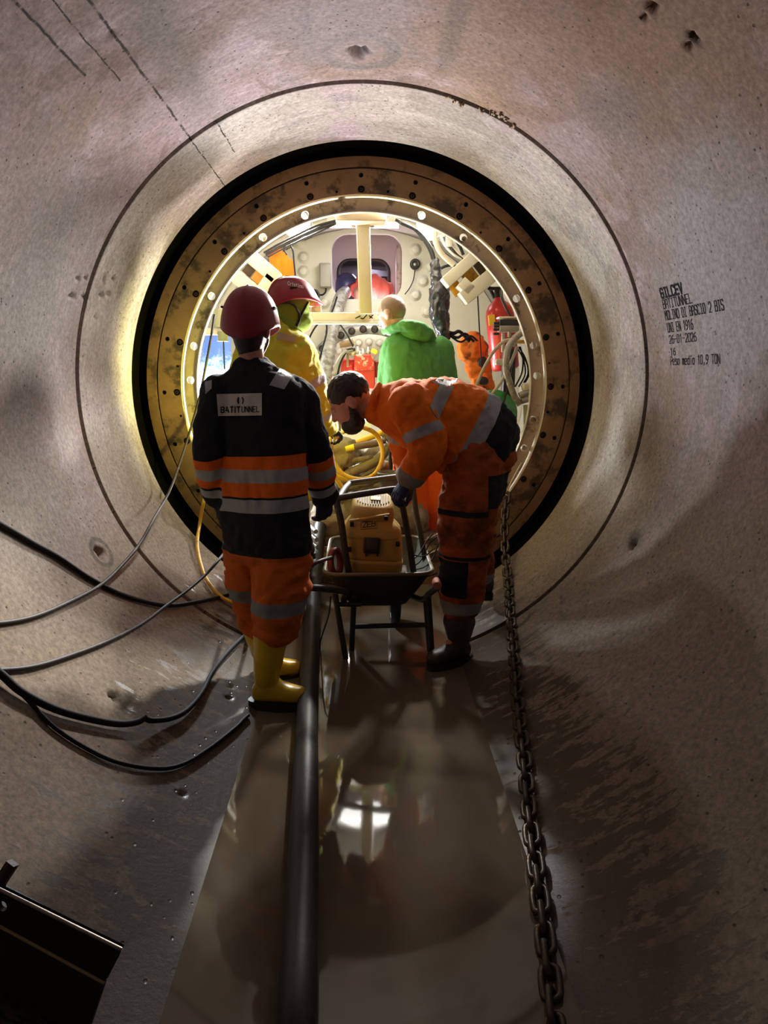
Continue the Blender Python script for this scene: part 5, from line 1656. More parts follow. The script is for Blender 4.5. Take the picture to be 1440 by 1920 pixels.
m = MB(); m.tube(smooth_path([at(950, 925, 4.85), at(958, 905, 4.86), at(966, 890, 4.87), at(978, 868, 4.9)], 6), 0.006, 8); m.build('sling_wire', M_CREAM, chain)

# ================================================================== cables crossing the left wall
def wallp(x, y, lift=0.02):
    return onpipe(x, y, R0 - lift)
cable('power_cable', [wallp(-60, 950), wallp(0, 982, .012), wallp(60, 1017, .012), wallp(110, 1045, .012), wallp(170, 1085, .012), wallp(235, 1117, .012), wallp(310, 1135, .014), wallp(370, 1129, .02), wallp(442, 1112, 0.05), at(480, 1105, 3.3)], 0.0115, M_CABLE, 'black power cable sagging along the left wall, the uppermost thick one', 'cable')
cable('power_cable', [wallp(-40, 1166), wallp(0, 1168, .01), wallp(60, 1157, .012), wallp(120, 1133, .015), wallp(190, 1096, .02), wallp(235, 1053, .04), wallp(265, 1015, .07), wallp(290, 970, .12), at(318, 920, 4.45), at(340, 860, 4.72), at(360, 795, 4.84), at(375, 740, 4.84), at(385, 690, 4.82), at(396, 630, 4.84), at(402, 590, 4.9)], 0.0085, M_GREYCABLE, 'thin dusty cable climbing from the left edge to the flange', 'cable')
cable('power_cable', [wallp(-40, 1252), wallp(0, 1256, .01), wallp(60, 1250, .012), wallp(120, 1233, .012), wallp(200, 1203, .014), wallp(265, 1170, .016), wallp(310, 1137, .035), wallp(350, 1108, .06), wallp(385, 1078, .10), wallp(410, 1050, .16), at(432, 1022, 4.5)], 0.0085, M_GREYCABLE, 'pale-streaked cable rising from the left edge towards the black jacket', 'cable')
cable('power_cable', [wallp(-60, 1215, .03), wallp(0, 1262, .025), wallp(40, 1297, .02), wallp(100, 1328, .02), wallp(160, 1346, .02), wallp(220, 1357, .022), wallp(255, 1354, .03), wallp(272, 1345, .04)], 0.0135, M_CABLE, 'thickest black cable at lower left ending in a coupling', 'cable')
cable('power_cable', [wallp(270, 1346, .04), wallp(285, 1351, .03), wallp(320, 1347, .02), wallp(350, 1332, .02), wallp(378, 1300, .02), wallp(400, 1258, .02), wallp(430, 1220, .03), wallp(470, 1182, .05), at(500, 1150, 3.35)], 0.0115, M_CABLE, 'black cable from the coupling rising to the yellow boots', 'cable')
cable('power_cable', [wallp(20, 1280, .02), wallp(52, 1312, .012), wallp(100, 1362, .010), wallp(160, 1402, .010), wallp(220, 1429, .010), wallp(290, 1441, .010), wallp(340, 1434, .010), wallp(390, 1405, .010), wallp(440, 1366, .010), wallp(456, 1350, .010), wallp(466, 1341, .010)], 0.008, M_CABLE, 'thin black cable looping lowest across the left wall to the boot', 'cable')
cable('air_hose', [at(389, 915, 4.80), at(382, 940, 4.6), wallp(374, 985, .07), wallp(370, 1025, .035), wallp(382, 1075, .02), wallp(405, 1110, .02), wallp(432, 1128, .03), wallp(460, 1130, .05)], 0.0115, M_YELLOWHOSE, 'yellow air hose hanging from the flange at left of the black jacket', 'hose')

# ================================================================== steel section lying at the lower left corner
beam = thing('steel_beam', 'dark steel channel section lying at the lower left corner', 'steel beam', onpipe(60, 1900))
def plate4(m, a, b, c, d, th, hole=None):
    a, b, c, d = (V(q) for q in (a, b, c, d))
    n = (b - a).cross(d - a).normalized() * th
    m.add([a, b, c, d, a + n, b + n, c + n, d + n], [(0, 1, 2, 3), (7, 6, 5, 4), (0, 4, 5, 1), (1, 5, 6, 2), (2, 6, 7, 3), (3, 7, 4, 0)])
A0, Bq = at(-260, 1540, 1.36), at(228, 1780, 1.25)
C0, Dq = at(-260, 1595, 1.36), at(196, 1843, 1.25)
E0, Fq = at(-260, 1700, 1.33), at(160, 1950, 1.22)
M_BEAM = mat('oily_beam_steel', (0.020, 0.016, 0.012), 0.55, 0.3, 0.4, 14, (0.07, 0.045, 0.022), 0.58, 0.74, 9.0, 0.3)
def holed(m, a, b, c, d, u0, v0, rad, th):
    """quad plate a-b-c-d with one round hole at (u0, v0)"""
    a, b, c, d = (V(q) for q in (a, b, c, d))
    P = lambda u, v: (a * (1 - u) + b * u) * (1 - v) + (d * (1 - u) + c * u) * v
    n = (b - a).cross(d - a).normalized() * th
    L1, L2 = (b - a).length, (d - a).length
    bd = [(0, 0), (u0, 0), (1, 0), (1, v0), (1, 1), (u0, 1), (0, 1), (0, v0)]
    du, dv = rad / L1, rad / L2
    hcs = [(u0 + du * math.cos(t), v0 + dv * math.sin(t)) for t in [2 * PI * i / 24 for i in range(24)]]
    def ang(p): return math.atan2((p[1] - v0) * L2, (p[0] - u0) * L1) % (2 * PI)
    bpts = []
    for i in range(24):
        t = 2 * PI * i / 24
        cx, sx = math.cos(t), math.sin(t)
        ks = []
        if cx > 1e-9: ks.append((1 - u0) * L1 / cx)
        if cx < -1e-9: ks.append(-u0 * L1 / cx)
        if sx > 1e-9: ks.append((1 - v0) * L2 / sx)
        if sx < -1e-9: ks.append(-v0 * L2 / sx)
        kk = min(ks)
        bpts.append((u0 + kk * cx / L1, v0 + kk * sx / L2))
    for off in (V((0, 0, 0)), n):
        vs = [P(*q) + off for q in hcs] + [P(*q) + off for q in bpts]
        m.add(vs, [(i, (i + 1) % 24, 24 + (i + 1) % 24, 24 + i) for i in range(24)])
        # corners
        for cu, cv in ((0, 0), (1, 0), (1, 1), (0, 1)):
            t = ang((cu, cv)) / (2 * PI) * 24
            i = int(t) % 24
            m.add([P(*bpts[i]) + off, P(cu, cv) + off, P(*bpts[(i + 1) % 24]) + off], [(0, 1, 2)])
    vs = [P(*q) for q in hcs] + [P(*q) + n for q in hcs]
    m.add(vs, [(i, (i + 1) % 24, 24 + (i + 1) % 24, 24 + i) for i in range(24)])
m = MB(); holed(m, A0, Bq, Dq, C0, 0.565, 0.43, 0.0105, 0.012); m.build('web', M_BEAM, beam)
m = MB(); plate4(m, C0, Dq, Fq, E0, 0.012); m.build('flange', M_BEAM, beam)
m = MB(); m.tube([C0, Dq], 0.0045, 6); m.build('lit_ridge', mat('lit_ridge_tone', (0.45, 0.33, 0.18), 0.45, 0.4, 0.3, 30), beam)  # pale tone paints the light caught along this ridge
m = MB(); m.tube([A0, Bq], 0.004, 6); m.build('top_edge', mat('lit_top_tone', (0.40, 0.34, 0.28), 0.45, 0.4, 0.3, 30), beam)  # painted highlight on the top ridge
gl = onpipe(20, 1880)
m = MB(); plate4(m, C0 + V((0, 0.012, 0)), Dq + V((0, 0.012, 0)), Dq + V((0.0, 0.10, -0.02)), C0 + V((0, 0.10, -0.02)), 0.010); m.build('lower_flange', M_BEAM, beam)
m = MB(); plate4(m, E0, Fq, Fq + V((-0.02, 0.16, -0.20)), E0 + V((0, 0.16, -0.22)), 0.012); m.build('foot_flange', M_BEAM, beam)
M_BAR = mat('rusty_bar', (0.10, 0.065, 0.04), 0.55, 0.3, 0.35, 18, bump=0.2)
m = MB(); m.tube([at(-70, 1760, 1.36), at(24, 1618, 1.42)], 0.016, 4); o = m.build('steel_bar', M_BAR, org=at(24, 1618, 1.42))
tag(o, 'short rusty steel bar leaning on the beam at the left edge', 'steel bar')
# ================================================================== gear inside the machine
# hidden timber step behind the near worker, where the yellow coat stands
st_ = thing('timber_step', 'low stack of muddy timbers on the floor behind the black jacket', 'timber step', (at(515, 1060, 4.4).x, 4.4, -1.40))
for i in range(5):
    m = MB(); m.bevbox((at(515, 1060, 4.4).x - 0.01 + 0.002 * i, 4.19 + 0.115 * i, STEP_Z - 0.032), (0.44, 0.108, 0.06), 0.006); m.build('plank', M_WOOD, st_)
for sx in (-0.16, 0.16):
    m = MB(); m.bevbox((at(515, 1060, 4.4).x + sx, 4.42, (STEP_Z - 0.064 - 1.40) / 2), (0.10, 0.5, 1.40 + STEP_Z - 0.064), 0.008); m.build('bearer', M_WOOD, st_)

# lamps: housings around the work lights and the added lamps
M_LENS = emit_mat('lamp_lens', (0.95, 0.97, 1.0), 14.0)
M_HOUS = mat('lamp_housing', (0.30, 0.30, 0.28), 0.4, 0.3, 0.1, 12, bump=0.05)
lamp_labels = ['bright round work lamp glaring at the left behind the black jacket', 'small added yellow lamp hidden behind the black jacket', 'low work lamp on the deck pointing up the tunnel', 'added lamp hidden behind the bent orange back', 'work lamp tucked behind the flange top at right of the post head', 'added fill lamp tucked behind the flange top at left of the post head']
for i, (p, t, s, w, c, sp_) in enumerate(LAMPS):
    d = (V(t) - V(p)).normalized()
    L = thing('work_lamp', lamp_labels[i], 'lamp', V(p) - V((0, 0, 0.2)), 'work lamps inside the machine')
    m = MB(); m.lathe([(0.0001, -0.14), (s * 0.3, -0.14), (s * 0.45, -0.08), (s * 0.56, -0.02), (s * 0.56, 0.02), (s * 0.53, 0.02), (s * 0.52, -0.012)], p, d, 28); m.build('housing', M_HOUS, L)
    m = MB(); m.lathe([(0.0001, -0.012), (s * 0.52, -0.012)], p, d, 28); m.build('lens', M_LENS, L)
    if i >= 4:
        m = MB(); m.tube([V(p) - d * 0.1, V((p[0], p[1] + 0.1, p[2])) * 1.08 - V((0, p[1] * 0.08, 0))], 0.012, 8); m.build('bracket', M_STEEL_DARK, L)
        continue
    m = MB(); m.tube([V(p) - d * 0.1, V((p[0] - d.x * 0.1, p[1] - d.y * 0.1, DECK if p[1] > 4.9 else -math.sqrt(1.49 ** 2 - p[0] ** 2)))], 0.014, 8); m.build('stand', M_STEEL_DARK, L)
tube_l = thing('tube_lamp', 'white tube lamp fixed under the top of the machine', 'lamp', (0, 5.98, 1.24))
m = MB(); m.bevbox((0, 5.98, 1.33), (0.60, 0.10, 0.05), 0.012); m.build('housing', M_WHITE, tube_l)
m = MB(); m.tube([(-0.28, 5.98, 1.285), (0.28, 5.98, 1.285)], 0.018, 10); m.build('tube', emit_mat('tube_glow', (1, 0.98, 0.94), 10.0), tube_l)

# centre post and its head plate
post = thing('steel_post', 'cream square steel post in the middle of the flange opening', 'post', at(688, 600, 5.25))
pt_, pb_ = at(680, 408, 5.15), at(686, 588, 5.25)
m = MB()
rz = frame((pt_ - pb_), (1, 0, 0))
m.bevbox((pt_ + pb_) / 2, (0.096, 0.09, (pt_ - pb_).length), 0.012, rz); m.build('column', M_CREAM, post)
m = MB(); m.bevbox(at(677, 407, 5.08), (0.345, 0.22, 0.095), 0.012); m.build('head_block', mat('pale_head_block', (0.70, 0.60, 0.47), 0.5, 0, 0.08, 8, bump=0.08), post)
m = MB(); m.bevbox(at(642, 388, 4.965), (0.062, 0.07, 0.10), 0.008); m.build('clamp_lug', M_CREAM, post)
for sx in (-0.065, 0.065):
    m = MB(); m.bevbox(pt_ + V((sx, 0, -0.05)), (0.03, 0.06, 0.03), 0.008); m.build('bracket', M_RUST, post)
sill = thing('cross_beam', 'pale angle-iron beam spanning behind the post at mid height', 'beam', at(650, 603, 5.35))
m = MB(); m.bevbox(at(640, 596, 5.35), (0.72, 0.05, 0.075), 0.006); m.build('web', M_CREAM, sill)
m = MB(); m.bevbox(at(640, 606, 5.33), (0.72, 0.10, 0.014), 0.004); m.build('shelf', M_CREAM, sill)
m = MB(); m.bevbox(at(683, 594, 5.32), (0.125, 0.03, 0.095), 0.004); sg = m.build('sign_plate', M_WHITE, sill)
m = MB()
for a, b in (((666, 597), (676, 592)), ((676, 597), (681, 598)), ((681, 598), (688, 590)), ((693, 597), (700, 590)), ((692, 592), (699, 597))):
    m.tube([at(*a, 5.30), at(*b, 5.30)], 0.004, 5)
m.build('painted_marks', M_INK, sg)

# segmented jack brackets, right and left of the opening
def bracket(name, label, bars, plates, Y, mt, depth=0.16):
    t = thing(name, label, 'bracket', at(*bars[0][0], Y))
    for a, b, w in bars:
        p, q = at(*a, Y), at(*b, Y)
        m = MB(); m.bevbox((p + q) / 2, (w, depth, (q - p).length), 0.006, frame(q - p, V((0, 1, 0)).cross(q - p)))
        m.build('bar', mt, t)
    for a, b, w, mm in plates:
        p, q = at(*a, Y + 0.07), at(*b, Y + 0.07)
        m = MB(); m.bevbox((p + q) / 2, (w, 0.03, (q - p).length), 0.004, frame(q - p, V((0, 1, 0)).cross(q - p)))
        m.build('panel', mm, t)
    return t
M_DARKPANEL = mat('dark_recess_panel', (0.06, 0.04, 0.02), 0.6, 0, 0.3, 9)
bracket('jack_bracket', 'white twin-bar bracket with orange plates at the upper right of the opening', [((833, 532), (894, 478), 0.085), ((866, 562), (932, 508), 0.105), ((862, 530), (882, 548), 0.085)],
        [((847, 547), (863, 534), 0.105, M_ORANGEPLATE), ((870, 525), (890, 508), 0.10, M_ORANGEPLATE), ((893, 506), (904, 497), 0.10, M_DARKPANEL)], 5.35, M_WHITE)
bracket('jack_bracket', 'peach twin-bar bracket with dark panels at the upper left of the opening', [((466, 478), (520, 524), 0.10), ((436, 512), (488, 556), 0.10), ((512, 520), (494, 545), 0.085)],
        [((462, 498), (476, 510), 0.10, M_DARKPANEL), ((478, 512), (492, 524), 0.10, M_ORANGEPLATE)], 5.35, mat('peach_paint', (0.60, 0.46, 0.36), 0.45, 0, 0.06, 8, bump=0.05))

# hydraulic rams and manifold at the far left
ram = thing('hydraulic_ram', 'green-grey hydraulic ram standing at the left beside the red helmet', 'hydraulic ram', at(415, 660, 5.5))
m = MB(); m.cyl(at(413, 570, 5.5), at(411, 612, 5.5), 0.030); m.build('rod', M_ALU, ram)
m = MB(); m.cyl(at(411, 580, 5.5), at(411, 614, 5.5), 0.045); m.build('barrel', mat('pale_green_paint', (0.32, 0.34, 0.22), 0.4, 0, 0.15, 12), ram)
m = MB(); m.cyl(at(418, 622, 5.48), at(418, 640, 5.48), 0.042); m.build('end_cap', mat('olive_paint', (0.20, 0.22, 0.10), 0.4, 0, 0.15, 12), ram)
m = MB(); m.bevbox(at(402, 622, 5.52), (0.20, 0.06, 0.05), 0.006); m.build('clevis', M_CREAM, ram)
m = MB(); m.tube([at(419, 640, 5.46), at(421, 692, 5.46)], 0.006, 8); m.build('hose_tail', M_STEEL_DARK, ram)
# pale sheet behind the left lamp, its glow put into the material
mb_, nt, b = new_mat('blue_glow_sheet')
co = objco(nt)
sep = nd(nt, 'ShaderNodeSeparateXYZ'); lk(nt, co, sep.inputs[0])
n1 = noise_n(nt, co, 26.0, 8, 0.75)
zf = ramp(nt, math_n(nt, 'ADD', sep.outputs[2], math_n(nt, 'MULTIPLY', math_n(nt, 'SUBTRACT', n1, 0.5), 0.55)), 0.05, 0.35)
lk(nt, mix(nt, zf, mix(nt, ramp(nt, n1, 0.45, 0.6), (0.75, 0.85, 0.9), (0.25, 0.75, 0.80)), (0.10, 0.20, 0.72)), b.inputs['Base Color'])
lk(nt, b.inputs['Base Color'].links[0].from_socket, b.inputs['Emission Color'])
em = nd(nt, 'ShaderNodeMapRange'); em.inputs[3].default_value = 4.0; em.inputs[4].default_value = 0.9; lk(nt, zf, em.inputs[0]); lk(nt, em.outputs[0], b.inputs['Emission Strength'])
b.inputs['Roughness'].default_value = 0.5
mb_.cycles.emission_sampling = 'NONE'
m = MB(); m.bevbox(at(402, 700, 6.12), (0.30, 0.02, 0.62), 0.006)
sh = m.build('plastic_sheet', mb_, org=at(402, 735, 6.12)); tag(sh, 'blue and white plastic sheet with an added glow behind the left lamp', 'plastic sheet')

# fire extinguisher
ext = thing('fire_extinguisher', 'red fire extinguisher strapped at the right inside the opening', 'fire extinguisher', at(945, 700, 5.45))
p0, p1_ = at(948, 694, 5.45), at(934, 562, 5.45)
axv = (p1_ - p0)
H = axv.length
m = MB(); m.lathe([(0.0001, 0), (0.085, 0.0), (0.105, 0.02), (0.108, H * 0.2), (0.108, H * 0.78), (0.10, H * 0.86), (0.075, H * 0.94), (0.035, H), (0.03, H * 1.03), (0.0001, H * 1.03)], p0, axv, 28); m.build('cylinder', M_RED, ext)
m = MB(); m.cyl(p1_, p1_ + axv.normalized() * 0.07, 0.024); m.bevbox(p1_ + axv.normalized() * 0.08 + V((-0.02, -0.02, 0)), (0.11, 0.03, 0.025), 0.006); m.build('valve', M_RUBBER, ext)
m = MB(); m.bevbox(at(922, 600, 5.335), (0.05, 0.012, 0.075), 0.003, frame(axv, (1, 0, 0))); m.build('sticker', mat('yellow_sticker', (0.78, 0.52, 0.03), 0.5, bump=0), ext)
# valve block and pipes
vb = thing('valve_block', 'black solenoid valve block with grey module in front of the extinguisher', 'valve block', at(955, 640, 5.2))
m = MB(); m.bevbox(at(953, 607, 5.2), (0.145, 0.10, 0.055), 0.006); m.build('black_module', mat('black_module', (0.02, 0.02, 0.02), 0.35, bump=0.03), vb)
m = MB(); m.bevbox(at(953, 617, 5.19), (0.14, 0.10, 0.042), 0.005); m.build('grey_module', M_GREYBOX, vb)
m = MB(); m.bevbox(at(953, 596, 5.19), (0.155, 0.11, 0.012), 0.003); m.build('cover_plate', M_CREAM, vb)
for yy in (606, 612, 618, 626): 
    m = MB(); m.bevbox(at(930, yy, 5.19), (0.04, 0.05, 0.018), 0.004); m.build('plug', M_RUBBER, vb)
for xx, y0, y1 in ((943, 624, 660), (955, 600, 632), (963, 628, 650)):
    m = MB(); m.cyl(at(xx, y0, 5.17), at(xx, y1, 5.17), 0.014); m.build('fitting', M_ALU, vb)
m = MB(); m.bevbox(at(937, 679, 5.18), (0.065, 0.05, 0.045), 0.012); m.build('white_cap', M_WHITE, vb)
m = MB(); m.bevbox(at(953, 700, 5.3), (0.09, 0.09, 0.36), 0.01); m.build('standpipe', mat('dark_pipe', (0.04, 0.04, 0.042), 0.4, 0.2), vb)
cable('hydraulic_hose', [at(980, 622, 5.08), at(965, 635, 5.08), at(952, 655, 5.06), at(949, 690, 5.05), at(955, 715, 5.05), at(964, 742, 5.05), at(975, 758, 5.06)], 0.024, M_GREYHOSE, 'thick grey bent hydraulic hose below the valve block', 'hose')
cable('hydraulic_hose', [at(962, 636, 5.1), at(945, 640, 5.1), at(925, 660, 5.1), at(905, 695, 5.08), at(893, 725, 5.1), at(890, 745, 5.2)], 0.012, mat('beige_hose', (0.40, 0.35, 0.26), 0.45, bump=0.05), 'thin beige hose arching left of the valve block', 'hose')
cable('hydraulic_hose', [at(970, 650, 5.1), at(958, 680, 5.1), at(940, 715, 5.08), at(918, 745, 5.08), at(905, 765, 5.15)], 0.012, mat('beige_hose_light', (0.46, 0.41, 0.31), 0.45, bump=0.05), 'straight beige hose running down to the green drum', 'hose')
cable('hydraulic_hose', [at(967, 650, 5.12), at(962, 690, 5.1), at(951, 730, 5.1), at(940, 772, 5.12)], 0.008, M_GREYCABLE, 'thin grey hose dropping past the green drum', 'hose')
cable('hydraulic_hose', [at(955, 640, 5.16), at(985, 641, 5.1), at(994, 641, 5.06)], 0.014, mat('brass_pipe', (0.55, 0.34, 0.08), 0.35, 0.4), 'short ochre pipe between valve block and flange', 'pipe')
for i, (x0, x1) in enumerate(((968, 985), (972, 990), (975, 978), (966, 992))):
    cable('wire', [at(x0, 650, 5.2), at((x0 + x1) / 2 + 4, 672, 5.18), at(x1, 700, 5.2), at(x1 - 12, 725, 5.25)], 0.006, M_CABLE, ('leftmost thin wire', 'second thin wire', 'third thin wire', 'outermost thin wire')[i] + ' hanging at the right edge of the opening', 'wire', 'wires at the right edge', 5, 6)
fit = thing('hose_coupling', 'bare metal hose coupling fixed to the flange at right', 'coupling', at(985, 760, 5.05))
m = MB(); m.bevbox(at(988, 725, 5.05), (0.07, 0.06, 0.055), 0.012); m.build('block', M_WHITE, fit)
m = MB(); m.cyl(at(974, 742, 5.04), at(994, 734, 5.04), 0.024); m.cyl(at(978, 752, 5.04), at(992, 748, 5.04), 0.022); m.build('nut', M_ALU, fit)
m = MB(); m.cyl(at(987, 760, 5.06), at(988, 800, 5.08), 0.024); m.build('sleeve', M_GREYHOSE, fit)

# orange helmet-and-cloth bundle, green drum, black wrapped cable bundle, orange cloth
bundle = thing('orange_jacket', 'crumpled orange jacket bundle hanging beside the extinguisher', 'jacket', at(885, 710, 5.7))
m = MB(); ellipsoid(m, at(887, 655, 5.7), (V((0.105, 0, 0)), V((0, 0.10, 0)), V((0, 0, 0.125)))); ellipsoid(m, at(898, 690, 5.7), (V((0.09, 0, 0)), V((0, 0.08, 0)), V((0, 0, 0.10)))); ellipsoid(m, at(905, 718, 5.68), (V((0.08, 0, 0)), V((0, 0.08, 0)), V((0, 0, 0.08))))
me = remeshed(m, 0.012, 3); wrinkle(me, 0.05, (9, 9, 9), 2.0, 0.4); part_of(me, 'cloth', cloth('crumpled_orange', (0.75, 0.17, 0.02), dirt=(0.18, 0.06, 0.02), dirt_lo=0.52, dirt_hi=0.62), bundle)
m = MB(); ellipsoid(m, at(905, 680, 5.62), (V((0.045, 0, 0)), V((0, 0.03, 0)), V((0, 0, 0.05)))); ellipsoid(m, at(905, 715, 5.60), (V((0.05, 0, 0)), V((0, 0.03, 0)), V((0, 0, 0.04)))); part_of(remeshed(m, 0.008, 2), 'lining', M_RUBBER, bundle)
drum = thing('cable_drum', 'green round cable drum beside the bent orange back', 'drum', at(935, 790, 5.15))
m = MB(); m.lathe([(0.0001, -0.10), (0.12, -0.10), (0.155, -0.085), (0.16, -0.06), (0.16, 0.06), (0.155, 0.085), (0.0001, 0.09)], at(925, 775, 5.2), (0.25, -0.8, 0.5), 32); m.build('shell', mat('green_plastic', (0.05, 0.30, 0.06), 0.35, 0, 0.15, 8, (0.03, 0.14, 0.03), 0.55, 0.7), drum)
m = MB(); m.tube([at(925, 775, 5.2) + frame(V((0.25, -0.8, 0.5))) @ V((0.162 * math.cos(t), 0.162 * math.sin(t), 0.05)) for t in [2 * PI * i / 32 for i in range(32)]], 0.009, 8, closed=True); m.build('rim', M_RUBBER, drum)
wrap = thing('wrapped_cable_bundle', 'black plastic wrapped cable bundle hanging above the green hoodie', 'cable bundle', at(826, 600, 5.5))
m = MB(); limb(m, [at(815, 490, 5.5), at(818, 520, 5.5), at(824, 550, 5.5), at(824, 590, 5.5), at(834, 630, 5.5)], [0.02, 0.035, 0.065, 0.06, 0.04], 14)
me = remeshed(m, 0.01, 2); wrinkle(me, 0.035, (16, 16, 9), 6.0, 0.5); part_of(me, 'wrapping', mat('black_film', (0.02, 0.022, 0.026), 0.25, 0, 0.4, 14, (0.20, 0.20, 0.21), 0.62, 0.72, 16.0, 0.4), wrap)
for i in range(4):
    m = MB(); m.tube(smooth_path([at(742 + 3 * i, 412 + 2 * i, 5.35), at(775 + 3 * i, 428 + 2 * i, 5.4), at(800 + 2 * i, 458 + i, 5.45), at(812 + i, 490, 5.5), at(816 + 2 * i, 540, 5.5)], 8), 0.012, 8); m.build('cable', M_CABLE if i != 2 else M_GREYCABLE, wrap)
for i in range(3):
    m = MB(); m.tube(smooth_path([at(832, 620, 5.5), at(850 + 6 * i, 625 + 8 * i, 5.5), at(862 + 10 * i, 622 + 4 * i, 5.55), at(880 + 8 * i, 640, 5.6)], 6), 0.014 - 0.003 * i, 8); m.build('tail', M_CABLE, wrap)
m = MB()
loft(m, [(at(520, 472, 5.6), V((0.045, 0, 0)), V((0, 0.03, 0))), (at(527, 490, 5.6), V((0.075, 0, 0)), V((0, 0.035, 0))), (at(528, 512, 5.6), V((0.08, 0, 0)), V((0, 0.035, 0))), (at(529, 535, 5.6), V((0.075, 0, 0)), V((0, 0.03, 0)))], 22)
me = remeshed(m, 0.009, 3); wrinkle(me, 0.035, (22, 10, 4), 3.0, 0.3)
oc = part_of(me, 'hanging_cloth', cloth('orange_cloth', (0.95, 0.20, 0.012)), None)
tag(oc, 'bright orange cloth hanging above the red helmet', 'cloth')
# cable trays along the top edges
ohl = ['uppermost black cable under the flange top at left of the post', 'middle black cable under the flange top at left of the post', 'lowest black cable under the flange top at left of the post']
for i in range(3):
    cable('overhead_cable', [at(632, 413 + 3 * i, 5.3), at(592 + 4 * i, 424 + 5 * i, 5.32), at(556 + 3 * i, 441 + 5 * i, 5.4), at(522 + 3 * i, 458 + 5 * i, 5.45), at(495 + 4 * i, 474 + 4 * i, 5.5)], (0.008, 0.012, 0.006)[i], M_CABLE, ohl[i], 'cable', 'overhead cables left of the post', 6, 8)
for i, pts in enumerate(([(541, 452), (549, 470), (551, 490), (554, 520), (557, 545)], [(536, 455), (533, 468), (538, 478)])):
    cable('overhead_cable', [at(x, y, 5.5) for x, y in pts], 0.007, M_CABLE, ('long thin cable dropping at right of the orange cloth', 'short thin cable loop above the orange cloth')[i], 'cable', 'thin cables beside the orange cloth', 6, 6)
pz = thing('white_conduit', 'white bent conduit and pipe bundle at the upper right of the opening', 'conduit', at(830, 470, 5.35))
m = MB(); m.tube(smooth_path([at(815, 432, 5.3), at(816, 450, 5.3), at(824, 470, 5.32), at(838, 486, 5.35), at(850, 496, 5.38)], 8), 0.020, 10); m.build('thick_conduit', M_CREAM, pz)
for i in range(3):
    m = MB(); m.tube(smooth_path([at(826 + 6 * i, 440 + 2 * i, 5.4), at(832 + 7 * i, 456, 5.42), at(848 + 6 * i, 475, 5.42), at(866 + 3 * i, 486, 5.42)], 6), 0.010, 8); m.build('pipe', M_WHITE if i != 1 else M_STEEL_DARK, pz)
m = MB(); m.bevbox(at(826, 436, 5.35), (0.08, 0.06, 0.05), 0.008); m.bevbox(at(842, 450, 5.38), (0.05, 0.05, 0.09), 0.008); m.build('junction', M_WHITE, pz)
cable('conduit_cable', [at(835, 440, 5.3), at(850, 445, 5.3), at(862, 462, 5.32), at(869, 478, 5.33)], 0.012, M_CABLE, 'black cable loop beside the white conduit', 'cable')
cable('conduit_cable', [at(827, 503, 5.4), at(836, 499, 5.4), at(848, 497, 5.4), at(858, 501, 5.42)], 0.010, M_CABLE, 'short black cable above the white bracket', 'cable')
cable('conduit_cable', [at(895, 543, 5.5), at(898, 600, 5.5), at(901, 650, 5.55), at(903, 690, 5.55)], 0.005, M_CABLE, 'thin vertical cable in front of the orange bundle', 'cable')
cable('conduit_cable', [at(912, 530, 5.5), at(922, 548, 5.48), at(928, 560, 5.47)], 0.014, M_RUBBER, 'thick black cable entering the extinguisher bracket', 'cable')
for i in range(2):
    cable('conduit_cable', [at(938 + 3 * i, 540, 5.25), at(940 + 3 * i, 560, 5.22), at(950 + 2 * i, 582, 5.2), at(958, 594, 5.2)], 0.005, M_GREYCABLE, ('left thin pale wire in front of the extinguisher', 'right thin pale wire in front of the extinguisher')[i], 'wire', 'pale wires before the extinguisher', 6, 6)

# bulkhead fittings
jb = thing('junction_box', 'grey junction box on the bulkhead at left of the hatch', 'junction box', at(610, 536, 6.62))
m = MB(); m.bevbox(at(610, 517, 6.64), (0.105, 0.10, 0.21), 0.01); m.build('box', M_GREYBOX, jb)
m = MB(); m.bevbox(at(610, 517, 6.585), (0.09, 0.012, 0.19), 0.004); m.build('lid', M_GREYBOX, jb)
m = MB(); m.tube(smooth_path([at(611, 541, 6.62), at(610, 548, 6.6), at(604, 553, 6.62), at(592, 552, 6.64)], 6), 0.008, 8); m.build('cable_tail', M_CABLE, jb)
bz_ = thing('alarm_sounder', 'dark round sounder on the bulkhead at right of the hatch', 'sounder', at(778, 497, 6.65))
m = MB(); m.lathe([(0.048, 0.0), (0.048, -0.03), (0.036, -0.055), (0.028, -0.05), (0.0001, -0.035)], at(778, 496, 6.69), (0, 1, 0), 20); m.build('horn', M_RUBBER, bz_)
m = MB(); ellipsoid(m, at(778, 496, 6.64), (V((0.016, 0, 0)), V((0, 0.014, 0)), V((0, 0, 0.016)))); m.build('lens', M_ALU, bz_)
m = MB(); m.tube(smooth_path([at(778, 506, 6.66), at(775, 525, 6.66), at(768, 540, 6.66), at(759, 552, 6.66)], 6), 0.005, 6); m.build('lead', M_CABLE, bz_)
so = thing('socket', 'black round socket on the bulkhead beside the red helmet', 'socket', at(590, 554, 6.5))
m = MB(); m.lathe([(0.05, 0.0), (0.05, -0.06), (0.038, -0.07), (0.034, -0.04), (0.0001, -0.04)], at(590, 554, 6.62), (0, 1, 0), 20); m.build('shell', M_RUBBER, so)
m = MB(); ellipsoid(m, at(590, 554, 6.57), (V((0.022, 0, 0)), V((0, 0.02, 0)), V((0, 0, 0.022)))); m.build('insert', M_GREYBOX, so)
bx_ = thing('timber_block', 'small brown timber block beside the green hood', 'timber block', at(593, 590, 5.4))
m = MB(); m.bevbox(at(593, 579, 5.4), (0.075, 0.08, 0.085), 0.006); m.build('block', M_WOOD, bx_)
